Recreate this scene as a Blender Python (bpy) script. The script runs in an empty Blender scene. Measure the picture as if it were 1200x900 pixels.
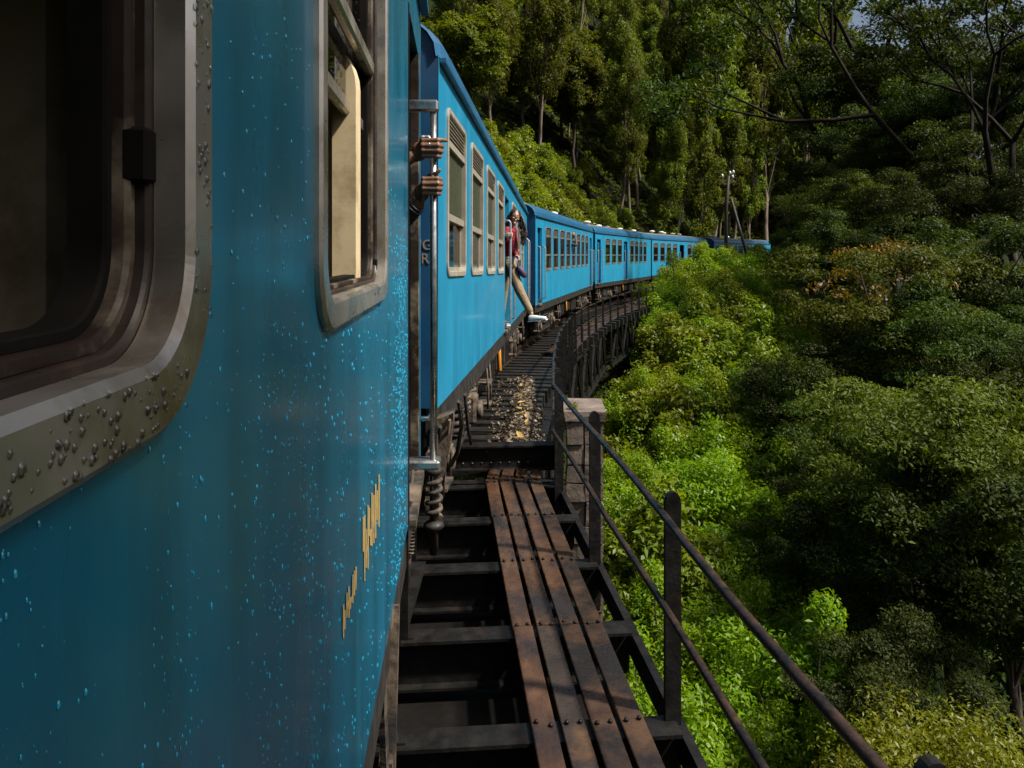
import bpy, bmesh, math, random
import numpy as np
from mathutils import Vector, Matrix, Quaternion

random.seed(7)
R_ = math.radians
sc = bpy.context.scene
COL = sc.collection

# ------------------------------------------------------------------ camera
CAMZ = 2.1          # metres above the rail head
F = 900.0           # focal length in pixels of the 1200 px wide photograph
HZ = 299.0          # horizon row of the photograph
cam_d = bpy.data.cameras.new('camera')
cam = bpy.data.objects.new('camera', cam_d)
COL.objects.link(cam)
cam.location = (0, 0, CAMZ)
cam.rotation_euler = (R_(90), 0, 0)
cam_d.sensor_width = 36
cam_d.lens = 36 * F / 1200
cam_d.shift_y = -(450 - HZ) / 1200
cam_d.clip_start = 0.02
cam_d.clip_end = 3000
sc.camera = cam

# ------------------------------------------------------------------ sky and sun
SUN_EL, SUN_B = 53.0, -20.0      # elevation; bearing from +X towards +Y
world = bpy.data.worlds.new('World')
sc.world = world
world.use_nodes = True
wn = world.node_tree
bg = wn.nodes['Background']
sky = wn.nodes.new('ShaderNodeTexSky')
sky.sky_type = 'NISHITA'
sky.sun_disc = False
sky.sun_elevation = R_(SUN_EL)
sky.sun_rotation = R_(90 - SUN_B)
sky.air_density = 1.0
sky.dust_density = 5.0
sky.ozone_density = 1.0
wn.links.new(sky.outputs[0], bg.inputs[0])
bg.inputs[1].default_value = 0.075
sun_d = bpy.data.lights.new('sun', 'SUN')
sun_d.energy = 5.0
sun_d.angle = R_(3.0)
sun_d.color = (1.0, 0.94, 0.84)
sun = bpy.data.objects.new('sun', sun_d)
COL.objects.link(sun)
to_sun = Vector((math.cos(R_(SUN_EL)) * math.cos(R_(SUN_B)), math.cos(R_(SUN_EL)) * math.sin(R_(SUN_B)), math.sin(R_(SUN_EL))))
sun.rotation_euler = to_sun.to_track_quat('Z', 'Y').to_euler()
sun.location = (30, 10, 40)

sc.view_settings.view_transform = 'Standard'
sc.view_settings.look = 'None'
sc.view_settings.exposure = 0.52
sc.view_settings.gamma = 1.0
sc.view_settings.use_curve_mapping = False
sc.render.engine = 'CYCLES'
cy = sc.cycles
cy.use_denoising = True
cy.max_bounces = 6
cy.diffuse_bounces = 2
cy.glossy_bounces = 3
cy.transmission_bounces = 4
cy.transparent_max_bounces = 8
cy.caustics_reflective = False
cy.caustics_refractive = False
cy.sample_clamp_indirect = 6

# ------------------------------------------------------------------ helpers: geometry
def P(px, py, Y):
    return Vector(((px - 600) * Y / F, Y, CAMZ - (py - HZ) * Y / F))

class MB:
    def __init__(s):
        s.v = []; s.f = []; s.sm = []
    def add(s, vs, fs, smooth=False):
        o = len(s.v)
        s.v += [tuple(p) for p in vs]
        s.f += [tuple(i + o for i in f) for f in fs]
        s.sm += [smooth] * len(fs)
        return s
    def box(s, x0, x1, y0, y1, z0, z1):
        vs = [(x0,y0,z0),(x1,y0,z0),(x1,y1,z0),(x0,y1,z0),(x0,y0,z1),(x1,y0,z1),(x1,y1,z1),(x0,y1,z1)]
        fs = [(0,3,2,1),(4,5,6,7),(0,1,5,4),(1,2,6,5),(2,3,7,6),(3,0,4,7)]
        return s.add(vs, fs)
    def bbox(s, x0, x1, y0, y1, z0, z1, b=0.01):
        """box with bevelled edges"""
        bm = bmesh.new()
        vs = [bm.verts.new(p) for p in [(x0,y0,z0),(x1,y0,z0),(x1,y1,z0),(x0,y1,z0),(x0,y0,z1),(x1,y0,z1),(x1,y1,z1),(x0,y1,z1)]]
        for f in [(0,3,2,1),(4,5,6,7),(0,1,5,4),(1,2,6,5),(2,3,7,6),(3,0,4,7)]:
            bm.faces.new([vs[i] for i in f])
        bmesh.ops.bevel(bm, geom=bm.edges[:], offset=b, segments=1, affect='EDGES')
        bm.verts.index_update()
        s.add([v.co[:] for v in bm.verts], [[v.index for v in f.verts] for f in bm.faces])
        bm.free()
        return s
    def beam(s, p, q, w, h, up=(0, 0, 1)):
        p, q = Vector(p), Vector(q)
        d = (q - p).normalized()
        up = Vector(up)
        if abs(d.dot(up)) > 0.98: up = Vector((1, 0, 0))
        r = d.cross(up).normalized(); u = r.cross(d).normalized()
        vs = []
        for c in (p, q):
            for a, b in ((-1,-1),(1,-1),(1,1),(-1,1)):
                vs.append(c + r*a*w/2 + u*b*h/2)
        return s.add(vs, [(0,1,2,3),(7,6,5,4),(0,4,5,1),(1,5,6,2),(2,6,7,3),(3,7,4,0)])
    def tube(s, pts, rad, n=8, cap=True, smooth=True):
        pts = [Vector(p) for p in pts]
        m = len(pts)
        rads = rad if isinstance(rad, (list, tuple)) else [rad]*m
        vs = []; prev = None
        for i, p in enumerate(pts):
            d = (pts[min(i+1, m-1)] - pts[max(i-1, 0)])
            if d.length < 1e-9: d = Vector((0,0,1))
            d.normalize()
            if prev is None:
                a = Vector((0,0,1)) if abs(d.z) < 0.9 else Vector((1,0,0))
                r = d.cross(a).normalized()
            else:
                r = (prev - d*prev.dot(d))
                if r.length < 1e-6: r = d.orthogonal()
                r.normalize()
            prev = r
            u = d.cross(r)
            for k in range(n):
                t = 2*math.pi*k/n
                vs.append(p + (r*math.cos(t) + u*math.sin(t))*rads[i])
        fs = []
        for i in range(m-1):
            for k in range(n):
                fs.append((i*n+k, i*n+(k+1)%n, (i+1)*n+(k+1)%n, (i+1)*n+k))
        s.add(vs, fs, smooth)
        if cap:
            o = len(s.v) - len(vs)
            s.f.append(tuple(o + k for k in range(n))[::-1]); s.sm.append(False)
            s.f.append(tuple(o + (m-1)*n + k for k in range(n))); s.sm.append(False)
        return s
    def ball(s, c, r, nu=10, nv=7, rot=None):
        rx, ry, rz = (r, r, r) if not isinstance(r, (tuple, list)) else r
        c = Vector(c); vs = []
        for j in range(nv+1):
            ph = math.pi*j/nv
            for i in range(nu):
                th = 2*math.pi*i/nu
                p = Vector((rx*math.sin(ph)*math.cos(th), ry*math.sin(ph)*math.sin(th), rz*math.cos(ph)))
                if rot: p = rot @ p
                vs.append(c + p)
        fs = []
        for j in range(nv):
            for i in range(nu):
                fs.append((j*nu+i, (j+1)*nu+i, (j+1)*nu+(i+1)%nu, j*nu+(i+1)%nu))
        return s.add(vs, fs, True)
    def caps(s, p, q, r0, r1, n=10):
        """tapered capsule"""
        p, q = Vector(p), Vector(q)
        d = (q-p).normalized()
        pts = [p - d*r0*0.95, p - d*r0*0.7, p, q, q + d*r1*0.7, q + d*r1*0.95]
        return s.tube(pts, [r0*0.25, r0*0.72, r0, r1, r1*0.72, r1*0.25], n)
    def xf(s, M):
        s.v = [tuple(M @ Vector(p)) for p in s.v]; return s
    def mesh(s, name, mat):
        me = bpy.data.meshes.new(name)
        me.from_pydata(s.v, [], s.f)
        me.polygons.foreach_set('use_smooth', s.sm)
        if mat: me.materials.append(mat)
        me.update()
        return me
    def build(s, name, mat, parent=None, **kw):
        return link(name, s.mesh(name, mat), parent, **kw)

def link(name, data, parent=None, label=None, cat=None, group=None, kind=None):
    o = bpy.data.objects.new(name, data)
    COL.objects.link(o)
    if parent: o.parent = parent
    return tag(o, label, cat, group, kind)
def tag(o, label=None, cat=None, group=None, kind=None):
    if label: o['label'] = label
    if cat: o['category'] = cat
    if group: o['group'] = group
    if kind: o['kind'] = kind
    return o
def thing(name, label, cat, loc=(0,0,0), rz=0.0, group=None):
    o = bpy.data.objects.new(name, None)
    COL.objects.link(o)
    o.empty_display_size = 0.2
    o.location = loc; o.rotation_euler = (0, 0, rz)
    return tag(o, label, cat, group)
def npmesh(name, verts, faces4, mat, smooth=False):
    """quads from numpy arrays"""
    me = bpy.data.meshes.new(name)
    nv, nf = len(verts), len(faces4)
    me.vertices.add(nv); me.loops.add(nf*4); me.polygons.add(nf)
    me.vertices.foreach_set('co', np.asarray(verts, np.float32).ravel())
    me.loops.foreach_set('vertex_index', np.asarray(faces4, np.int32).ravel())
    me.polygons.foreach_set('loop_start', np.arange(0, nf*4, 4, dtype=np.int32))
    me.polygons.foreach_set('loop_total', np.full(nf, 4, np.int32))
    if smooth: me.polygons.foreach_set('use_smooth', np.ones(nf, bool))
    me.materials.append(mat)
    me.update(calc_edges=True)
    return me

# ------------------------------------------------------------------ helpers: materials
def mk(name, c1, c2=None, scale=4.0, rough=(0.5, 0.5), metal=0.0, bump=0.0, bscale=None, stretch=(1,1,1),
       coat=0.0, spec=0.5, c3=None, s3=1.0, t3=(0.55, 0.7), stretch3=None, detail=5, coat_rough=0.1):
    m = bpy.data.materials.new(name); m.use_nodes = True
    nt = m.node_tree; N = nt.nodes; L = nt.links
    b = N['Principled BSDF']
    b.inputs['Metallic'].default_value = metal
    b.inputs['Specular IOR Level'].default_value = spec
    b.inputs['Coat Weight'].default_value = coat
    b.inputs['Coat Roughness'].default_value = coat_rough
    tc = N.new('ShaderNodeTexCoord')
    mp = N.new('ShaderNodeMapping'); mp.inputs['Scale'].default_value = stretch
    L.new(tc.outputs['Object'], mp.inputs[0])
    nz = N.new('ShaderNodeTexNoise'); nz.inputs['Scale'].default_value = scale; nz.inputs['Detail'].default_value = detail
    nz.inputs['Roughness'].default_value = 0.62
    L.new(mp.outputs[0], nz.inputs['Vector'])
    cr = N.new('ShaderNodeValToRGB')
    cr.color_ramp.elements[0].position = 0.32; cr.color_ramp.elements[1].position = 0.68
    cr.color_ramp.elements[0].color = (*c1, 1); cr.color_ramp.elements[1].color = (*(c2 or c1), 1)
    L.new(nz.outputs['Fac'], cr.inputs[0])
    out = cr.outputs[0]
    if c3:
        mp3 = N.new('ShaderNodeMapping'); mp3.inputs['Scale'].default_value = stretch3 or stretch
        mp3.inputs['Location'].default_value = (3.1, 7.7, 1.3)
        L.new(tc.outputs['Object'], mp3.inputs[0])
        n3 = N.new('ShaderNodeTexNoise'); n3.inputs['Scale'].default_value = s3; n3.inputs['Detail'].default_value = 6
        n3.inputs['Roughness'].default_value = 0.65
        L.new(mp3.outputs[0], n3.inputs['Vector'])
        r3 = N.new('ShaderNodeMapRange'); r3.inputs[1].default_value = t3[0]; r3.inputs[2].default_value = t3[1]
        L.new(n3.outputs['Fac'], r3.inputs[0])
        mx = N.new('ShaderNodeMix'); mx.data_type = 'RGBA'
        L.new(r3.outputs[0], mx.inputs[0]); L.new(out, mx.inputs[6]); mx.inputs[7].default_value = (*c3, 1)
        out = mx.outputs[2]
    L.new(out, b.inputs['Base Color'])
    if rough[0] != rough[1]:
        n2 = N.new('ShaderNodeTexNoise'); n2.inputs['Scale'].default_value = scale*1.7; n2.inputs['Detail'].default_value = 4
        L.new(mp.outputs[0], n2.inputs['Vector'])
        mr = N.new('ShaderNodeMapRange'); mr.inputs[1].default_value = 0.35; mr.inputs[2].default_value = 0.65
        mr.inputs[3].default_value = rough[0]; mr.inputs[4].default_value = rough[1]
        L.new(n2.outputs['Fac'], mr.inputs[0]); L.new(mr.outputs[0], b.inputs['Roughness'])
    else:
        b.inputs['Roughness'].default_value = rough[0]
    if bump:
        nb = N.new('ShaderNodeTexNoise'); nb.inputs['Scale'].default_value = bscale or scale*3; nb.inputs['Detail'].default_value = 4
        L.new(mp.outputs[0], nb.inputs['Vector'])
        bp = N.new('ShaderNodeBump'); bp.inputs['Strength'].default_value = bump; bp.inputs['Distance'].default_value = 0.02
        L.new(nb.outputs['Fac'], bp.inputs['Height']); L.new(bp.outputs[0], b.inputs['Normal'])
    return m

def leafmat(name, c1, c2, trans=0.35, tcol=None, rough=0.45, spec=0.35, var=0.35):
    m = bpy.data.materials.new(name); m.use_nodes = True
    nt = m.node_tree; N = nt.nodes; L = nt.links
    b = N['Principled BSDF']; out = N['Material Output']
    b.inputs['Roughness'].default_value = rough
    b.inputs['Specular IOR Level'].default_value = spec
    ge = N.new('ShaderNodeNewGeometry'); oi = N.new('ShaderNodeObjectInfo')
    tc = N.new('ShaderNodeTexCoord')
    nz = N.new('ShaderNodeTexNoise'); nz.inputs['Scale'].default_value = 0.55; nz.inputs['Detail'].default_value = 2
    L.new(tc.outputs['Object'], nz.inputs['Vector'])
    ad = N.new('ShaderNodeMath'); ad.operation = 'MULTIPLY_ADD'; ad.inputs[1].default_value = 0.55
    L.new(ge.outputs['Random Per Island'], ad.inputs[0])
    sb = N.new('ShaderNodeMath'); sb.operation = 'MULTIPLY_ADD'; sb.inputs[1].default_value = 1.3; sb.inputs[2].default_value = -0.42
    L.new(nz.outputs['Fac'], sb.inputs[0]); L.new(sb.outputs[0], ad.inputs[2])
    mx = N.new('ShaderNodeMix'); mx.data_type = 'RGBA'
    L.new(ad.outputs[0], mx.inputs[0]); mx.inputs[6].default_value = (*c1, 1); mx.inputs[7].default_value = (*c2, 1)
    mx.clamp_factor = True
    hs = N.new('ShaderNodeHueSaturation')
    mh = N.new('ShaderNodeMapRange'); mh.inputs[3].default_value = 0.48; mh.inputs[4].default_value = 0.52
    mv = N.new('ShaderNodeMapRange'); mv.inputs[3].default_value = 1-var; mv.inputs[4].default_value = 1+var
    L.new(oi.outputs['Random'], mh.inputs[0]); L.new(oi.outputs['Random'], mv.inputs[0])
    L.new(mh.outputs[0], hs.inputs['Hue']); L.new(mv.outputs[0], hs.inputs['Value'])
    L.new(mx.outputs[2], hs.inputs['Color']); L.new(hs.outputs[0], b.inputs['Base Color'])
    tr = N.new('ShaderNodeBsdfTranslucent')
    ht = N.new('ShaderNodeHueSaturation'); ht.inputs['Hue'].default_value = 0.485; ht.inputs['Saturation'].default_value = 1.1; ht.inputs['Value'].default_value = 1.5
    L.new(hs.outputs[0], ht.inputs['Color']); L.new(ht.outputs[0], tr.inputs['Color'])
    ms = N.new('ShaderNodeMixShader'); ms.inputs[0].default_value = trans
    L.new(b.outputs[0], ms.inputs[1]); L.new(tr.outputs[0], ms.inputs[2]); L.new(ms.outputs[0], out.inputs['Surface'])
    return m

def glassmat(name, tint, gloss_rough=0.03, extra=0.06):
    m = bpy.data.materials.new(name); m.use_nodes = True
    nt = m.node_tree; N = nt.nodes; L = nt.links
    N.remove(N['Principled BSDF']); out = N['Material Output']
    t = N.new('ShaderNodeBsdfTransparent'); t.inputs[0].default_value = (*tint, 1)
    g = N.new('ShaderNodeBsdfGlossy'); g.inputs['Roughness'].default_value = gloss_rough
    fr = N.new('ShaderNodeFresnel'); fr.inputs[0].default_value = 1.5
    ad = N.new('ShaderNodeMath'); ad.inputs[1].default_value = extra
    L.new(fr.outputs[0], ad.inputs[0])
    ms = N.new('ShaderNodeMixShader')
    L.new(ad.outputs[0], ms.inputs[0]); L.new(t.outputs[0], ms.inputs[1]); L.new(g.outputs[0], ms.inputs[2])
    L.new(ms.outputs[0], out.inputs['Surface'])
    return m

M = {}
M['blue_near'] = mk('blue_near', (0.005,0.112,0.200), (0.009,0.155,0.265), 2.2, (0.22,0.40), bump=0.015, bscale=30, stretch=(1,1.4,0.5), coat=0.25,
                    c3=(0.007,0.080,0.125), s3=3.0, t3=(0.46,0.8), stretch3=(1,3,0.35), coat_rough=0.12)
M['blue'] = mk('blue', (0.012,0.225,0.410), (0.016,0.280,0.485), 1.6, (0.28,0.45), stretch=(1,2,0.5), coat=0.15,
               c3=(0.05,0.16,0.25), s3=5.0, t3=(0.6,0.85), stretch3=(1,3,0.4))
M['blue_edge'] = mk('blue_edge', (0.010,0.15,0.33), (0.014,0.19,0.40), 3, (0.3,0.4))
M['navy'] = mk('navy', (0.008,0.060,0.150), (0.010,0.080,0.185), 3, (0.35,0.55), c3=(0.03,0.05,0.07), s3=4, t3=(0.55,0.8))
M['cornice'] = mk('cornice', (0.012,0.085,0.180), (0.016,0.11,0.22), 3, (0.3,0.5), c3=(0.05,0.07,0.08), s3=5, t3=(0.55,0.8))
M['roof'] = mk('roof', (0.10,0.10,0.095), (0.18,0.165,0.14), 2, (0.5,0.8), bump=0.2)
M['alu'] = mk('alu', (0.40,0.37,0.32), (0.54,0.50,0.44), 9, (0.20,0.42), metal=0.75, bump=0.012, bscale=60, c3=(0.20,0.14,0.08), s3=5, t3=(0.52,0.72))
M['alu_dirty'] = mk('alu_dirty', (0.16,0.125,0.085), (0.30,0.25,0.18), 9, (0.4,0.7), metal=0.2, bump=0.05, bscale=60, c3=(0.022,0.012,0.007), s3=6, t3=(0.36,0.52))
M['grime'] = mk('grime', (0.012,0.008,0.006), (0.030,0.018,0.010), 8, (0.35,0.7), bump=0.06, bscale=40, c3=(0.10,0.055,0.02), s3=6, t3=(0.55,0.75))
M['rail_paint'] = mk('rail_paint', (0.20,0.23,0.25), (0.30,0.33,0.35), 14, (0.35,0.5), metal=0.2, c3=(0.08,0.06,0.045), s3=9, t3=(0.55,0.75))
M['frame_far2'] = mk('frame_far2', (0.11,0.11,0.10), (0.19,0.18,0.16), 6, (0.4,0.6), metal=0.2)
M['frame_far'] = mk('frame_far', (0.30,0.27,0.22), (0.42,0.38,0.30), 6, (0.4,0.6), metal=0.3)
M['rubber'] = mk('rubber', (0.006,0.006,0.006), (0.014,0.012,0.010), 8, (0.6,0.85), spec=0.04)
M['interior'] = mk('interior', (0.020,0.018,0.016), (0.035,0.03,0.026), 3, (0.7,0.9))
M['cream'] = mk('cream', (0.58,0.46,0.27), (0.68,0.55,0.34), 5, (0.5,0.7), c3=(0.20,0.13,0.06), s3=6, t3=(0.5,0.75))
M['teal'] = mk('teal', (0.006,0.045,0.060), (0.010,0.06,0.08), 6, (0.6,0.8), bump=0.3, bscale=80)
M['steel_black'] = mk('steel_black', (0.005,0.005,0.005), (0.013,0.012,0.011), 7, (0.35,0.7), spec=0.25, bump=0.25, bscale=25, c3=(0.035,0.020,0.012), s3=4, t3=(0.60,0.78))
M['timber_black'] = mk('timber_black', (0.008,0.0075,0.007), (0.020,0.018,0.015), 5, (0.30,0.65), bump=0.45, bscale=18, stretch=(0.4,4,4))
M['rust'] = mk('rust', (0.055,0.029,0.018), (0.145,0.076,0.042), 6, (0.08,0.42), bump=0.22, bscale=40, metal=0.25, c3=(0.030,0.024,0.024), s3=3.2, t3=(0.45,0.62), stretch=(1,0.5,1))
M['rust_b'] = mk('rust_b', (0.040,0.024,0.017), (0.105,0.060,0.036), 5, (0.06,0.35), bump=0.18, bscale=40, metal=0.25, c3=(0.022,0.019,0.018), s3=2.5, t3=(0.40,0.56))
M['rust_c'] = mk('rust_c', (0.030,0.024,0.021), (0.075,0.055,0.042), 4, (0.05,0.32), bump=0.18, bscale=40, metal=0.25, c3=(0.15,0.085,0.045), s3=2.2, t3=(0.55,0.72))
M['rust_pipe'] = mk('rust_pipe', (0.030,0.020,0.016), (0.080,0.045,0.030), 14, (0.22,0.5), bump=0.2, bscale=40, metal=0.35, c3=(0.014,0.013,0.013), s3=6, t3=(0.45,0.6))
M['dust'] = mk('dust', (0.060,0.045,0.032), (0.17,0.125,0.085), 7, (0.6,0.9), bump=0.4, bscale=24, c3=(0.015,0.013,0.012), s3=4, t3=(0.45,0.6))
M['under'] = mk('under', (0.007,0.006,0.006), (0.022,0.018,0.015), 6, (0.5,0.85), bump=0.3, c3=(0.10,0.07,0.045), s3=5, t3=(0.60,0.8))
M['orange'] = mk('orange', (0.55,0.20,0.015), (0.70,0.30,0.03), 8, (0.5,0.6), c3=(0.10,0.05,0.02), s3=10, t3=(0.55,0.75))
M['chrome'] = mk('chrome', (0.42,0.42,0.42), (0.55,0.54,0.52), 14, (0.18,0.35), metal=0.9, c3=(0.12,0.09,0.06), s3=9, t3=(0.55,0.75))
M['letter'] = mk('letter', (0.36,0.25,0.09), (0.46,0.33,0.13), 20, (0.5,0.6), c3=(0.06,0.14,0.2), s3=30, t3=(0.55,0.7))
M['letter_end'] = mk('letter_end', (0.30,0.20,0.13), (0.36,0.25,0.16), 20, (0.5,0.6))
M['glass'] = glassmat('glass', (0.50,0.55,0.50))
M['glass_far'] = glassmat('glass_far', (0.42,0.46,0.42), 0.05, 0.05)
M['frost'] = mk('frost', (0.030,0.038,0.020), (0.060,0.068,0.038), 40, (0.3,0.5), bump=0.4, bscale=90, spec=0.6)
M['stone'] = mk('stone', (0.10,0.075,0.060), (0.22,0.17,0.14), 5, (0.5,0.9), bump=0.6, bscale=14, c3=(0.035,0.040,0.022), s3=3, t3=(0.5,0.7))
M['mortar'] = mk('mortar', (0.03,0.026,0.022), (0.06,0.05,0.042), 9, (0.8,0.9), bump=0.5)
M['soil'] = mk('soil', (0.010,0.011,0.006), (0.024,0.020,0.010), 0.6, (0.9,0.95), spec=0.05, bump=0.6, bscale=3, c3=(0.012,0.022,0.006), s3=0.3, t3=(0.45,0.6))
M['ballast'] = mk('ballast', (0.06,0.05,0.042), (0.13,0.11,0.09), 6, (0.8,0.9), bump=0.9, bscale=12)
M['litter'] = leafmat('litter', (0.085,0.066,0.042), (0.24,0.19,0.125), 0.1, var=0.05)
M['litter_big'] = leafmat('litter_big', (0.36,0.22,0.06), (0.52,0.37,0.15), 0.15, var=0.15)
M['pebble'] = mk('pebble', (0.06,0.05,0.04), (0.20,0.16,0.11), 30, (0.6,0.8), bump=0.3)
M['bark'] = mk('bark', (0.030,0.023,0.016), (0.075,0.058,0.042), 5, (0.8,0.95), bump=0.6, bscale=9, stretch=(1,1,0.25))
M['bark_pale'] = mk('bark_pale', (0.13,0.10,0.07), (0.26,0.21,0.15), 3, (0.7,0.9), bump=0.3, bscale=9, stretch=(1,1,0.3), c3=(0.05,0.035,0.025), s3=2, t3=(0.45,0.65))
M['bark_dark'] = mk('bark_dark', (0.010,0.008,0.007), (0.028,0.022,0.017), 5, (0.8,0.95), spec=0.1, bump=0.5, bscale=9, stretch=(1,1,0.25))
M['pole'] = mk('pole', (0.012,0.011,0.010), (0.028,0.024,0.020), 5, (0.6,0.8), stretch=(1,1,0.2))
M['porcelain'] = mk('porcelain', (0.75,0.74,0.70), (0.82,0.80,0.76), 5, (0.15,0.2))
M['skin_dark'] = mk('skin_dark', (0.14,0.066,0.036), (0.21,0.105,0.058), 30, (0.38,0.5), bump=0.10, bscale=160)
M['skin_girl'] = mk('skin_girl', (0.46,0.27,0.18), (0.52,0.32,0.22), 20, (0.45,0.55))
M['hair'] = mk('hair', (0.022,0.011,0.007), (0.055,0.028,0.016), 30, (0.35,0.5))
M['maroon'] = mk('maroon', (0.19,0.009,0.022), (0.26,0.014,0.032), 14, (0.7,0.85), bump=0.3, bscale=30)
M['denim'] = mk('denim', (0.30,0.30,0.31), (0.40,0.40,0.41), 20, (0.8,0.9))
M['khaki'] = mk('khaki', (0.20,0.145,0.085), (0.29,0.215,0.13), 9, (0.8,0.9), bump=0.35, bscale=25)
M['white_shoe'] = mk('white_shoe', (0.62,0.62,0.62), (0.74,0.74,0.74), 12, (0.5,0.7))
M['dark_cloth'] = mk('dark_cloth', (0.016,0.018,0.022), (0.035,0.037,0.042), 20, (0.8,0.9), bump=0.3)
M['grey_cloth'] = mk('grey_cloth', (0.07,0.075,0.08), (0.11,0.115,0.12), 20, (0.8,0.9), bump=0.3)
M['purple'] = mk('purple', (0.035,0.018,0.055), (0.06,0.03,0.08), 9, (0.5,0.7))
M['dark'] = mk('dark', (0.005,0.0045,0.0045), (0.010,0.009,0.008), 6, (0.5,0.7), spec=0.15)
M['eye'] = mk('eye', (0.70,0.68,0.64), (0.74,0.72,0.68), 4, (0.2,0.3))
M['lip'] = mk('lip', (0.40,0.10,0.09), (0.45,0.13,0.11), 9, (0.4,0.5))
M['gold'] = mk('gold', (0.8,0.75,0.62), (0.85,0.8,0.68), 4, (0.2,0.25), metal=1.0)
# rain drops: light gathered by the water is painted in as an opaque brighter blue
m = mk('water_drop_lit', (0.010,0.30,0.52), (0.02,0.42,0.66), 60, (0.04,0.06), coat=1.0, spec=0.8, coat_rough=0.02); M['drop'] = m
M['drop_metal'] = glassmat('drop_metal', (0.90,0.89,0.86), 0.03, 0.05)
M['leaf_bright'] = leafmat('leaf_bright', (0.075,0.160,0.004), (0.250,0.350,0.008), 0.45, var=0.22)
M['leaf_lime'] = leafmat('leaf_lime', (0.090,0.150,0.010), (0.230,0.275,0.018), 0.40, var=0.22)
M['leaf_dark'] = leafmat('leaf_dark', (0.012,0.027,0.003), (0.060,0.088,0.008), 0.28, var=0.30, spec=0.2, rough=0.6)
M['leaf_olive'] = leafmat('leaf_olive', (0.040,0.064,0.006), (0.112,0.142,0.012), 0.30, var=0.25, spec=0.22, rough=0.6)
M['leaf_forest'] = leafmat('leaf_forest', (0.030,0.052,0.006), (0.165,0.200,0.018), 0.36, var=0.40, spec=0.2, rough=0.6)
M['leaf_yellow'] = leafmat('leaf_yellow', (0.085,0.115,0.005), (0.220,0.240,0.010), 0.40, var=0.12)
M['leaf_orange'] = leafmat('leaf_orange', (0.10,0.10,0.012), (0.26,0.14,0.02), 0.35, var=0.15)

# ------------------------------------------------------------------ track curve and terrain
CX, CY, RR = 103.4, 4.15, 105.3
def arc(a, u=0.0, z=0.0):
    """a metres along the track from abreast the curve centre, u metres towards the inside of the curve"""
    t = a / RR
    r = RR - u
    return Vector((CX - r*math.cos(t), CY + r*math.sin(t), z + railz(a)))
def railz(a):
    return -0.30 * min(1, max(0, (a + 0.5) / 15.5))
def au(x, y):
    r = math.hypot(x-CX, y-CY)
    return RR*math.atan2(y-CY, CX-x), RR - r
def itp(x, xs, ys): return float(np.interp(x, xs, ys))
def terr(x, y):
    a, u = au(x, y)
    fin = itp(a, [-60,-20,0,8,26,40,48,80], [-10.5,-10.5,-10,-9,-6.2,-2.4,-1.1,-0.9])
    fout = itp(a, [-60,0,20,33,48], [-6,-6,-3.2,-1.2,-1.0])
    if u > 3:
        z = fin + 0.25*max(0, u-10) - 0.10*max(0, min(7, u-3))*itp(a,[30,50],[0.4,1])
        z = min(z, fin + 13)
    elif u < -3.2:
        sl = itp(a, [10,45,112,126], [0.9,1.05,1.0,0.35])
        z = fout + min(sl*max(0, -u-4.2), itp(a, [60,100,112,122,140], [80,60,40,12,6]))
    else:
        t = (u+3.2)/6.2
        z = fout*(1-t) + fin*t
    z += 0.35*math.sin(x*0.7+y*0.31)*math.cos(y*0.53-x*0.2) * (1 if abs(u) > 4 else 0.3)
    return z

# ground: one sheet, fine near the railway and coarse towards the horizon
def axis(lo, hi, step, far):
    mid = list(np.arange(lo, hi+0.01, step))
    a = [lo - d for d in far[::-1]]; b = [hi + d for d in far]
    return a + mid + b
gx = axis(-70, 130, 2.0, [8, 25, 60, 140, 320, 700])
gy = axis(-30, 190, 2.0, [8, 25, 60, 140, 320, 700])
gv = np.array([(x, y, terr(x, y)) for y in gy for x in gx])
nx = len(gx)
gf = np.array([(j*nx+i, j*nx+i+1, (j+1)*nx+i+1, (j+1)*nx+i) for j in range(len(gy)-1) for i in range(nx-1)])
link('ground', npmesh('ground', gv, gf, M['soil'], True), kind='structure')

# ballast shoulder beyond the bridge
mb = MB(); prof = [(-3.0,-1.15),(-1.9,-0.22),(1.9,-0.22),(3.0,-1.15)]
vs = []; fs = []
aa = list(np.arange(37, 130, 2.0))
for a in aa:
    for u, z in prof: vs.append(arc(a, u, z))
for i in range(len(aa)-1):
    for k in range(3): fs.append((i*4+k, i*4+k+1, i*4+k+5, i*4+k+4))
mb.add(vs, fs); mb.build('ballast', M['ballast'], kind='structure')

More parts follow.
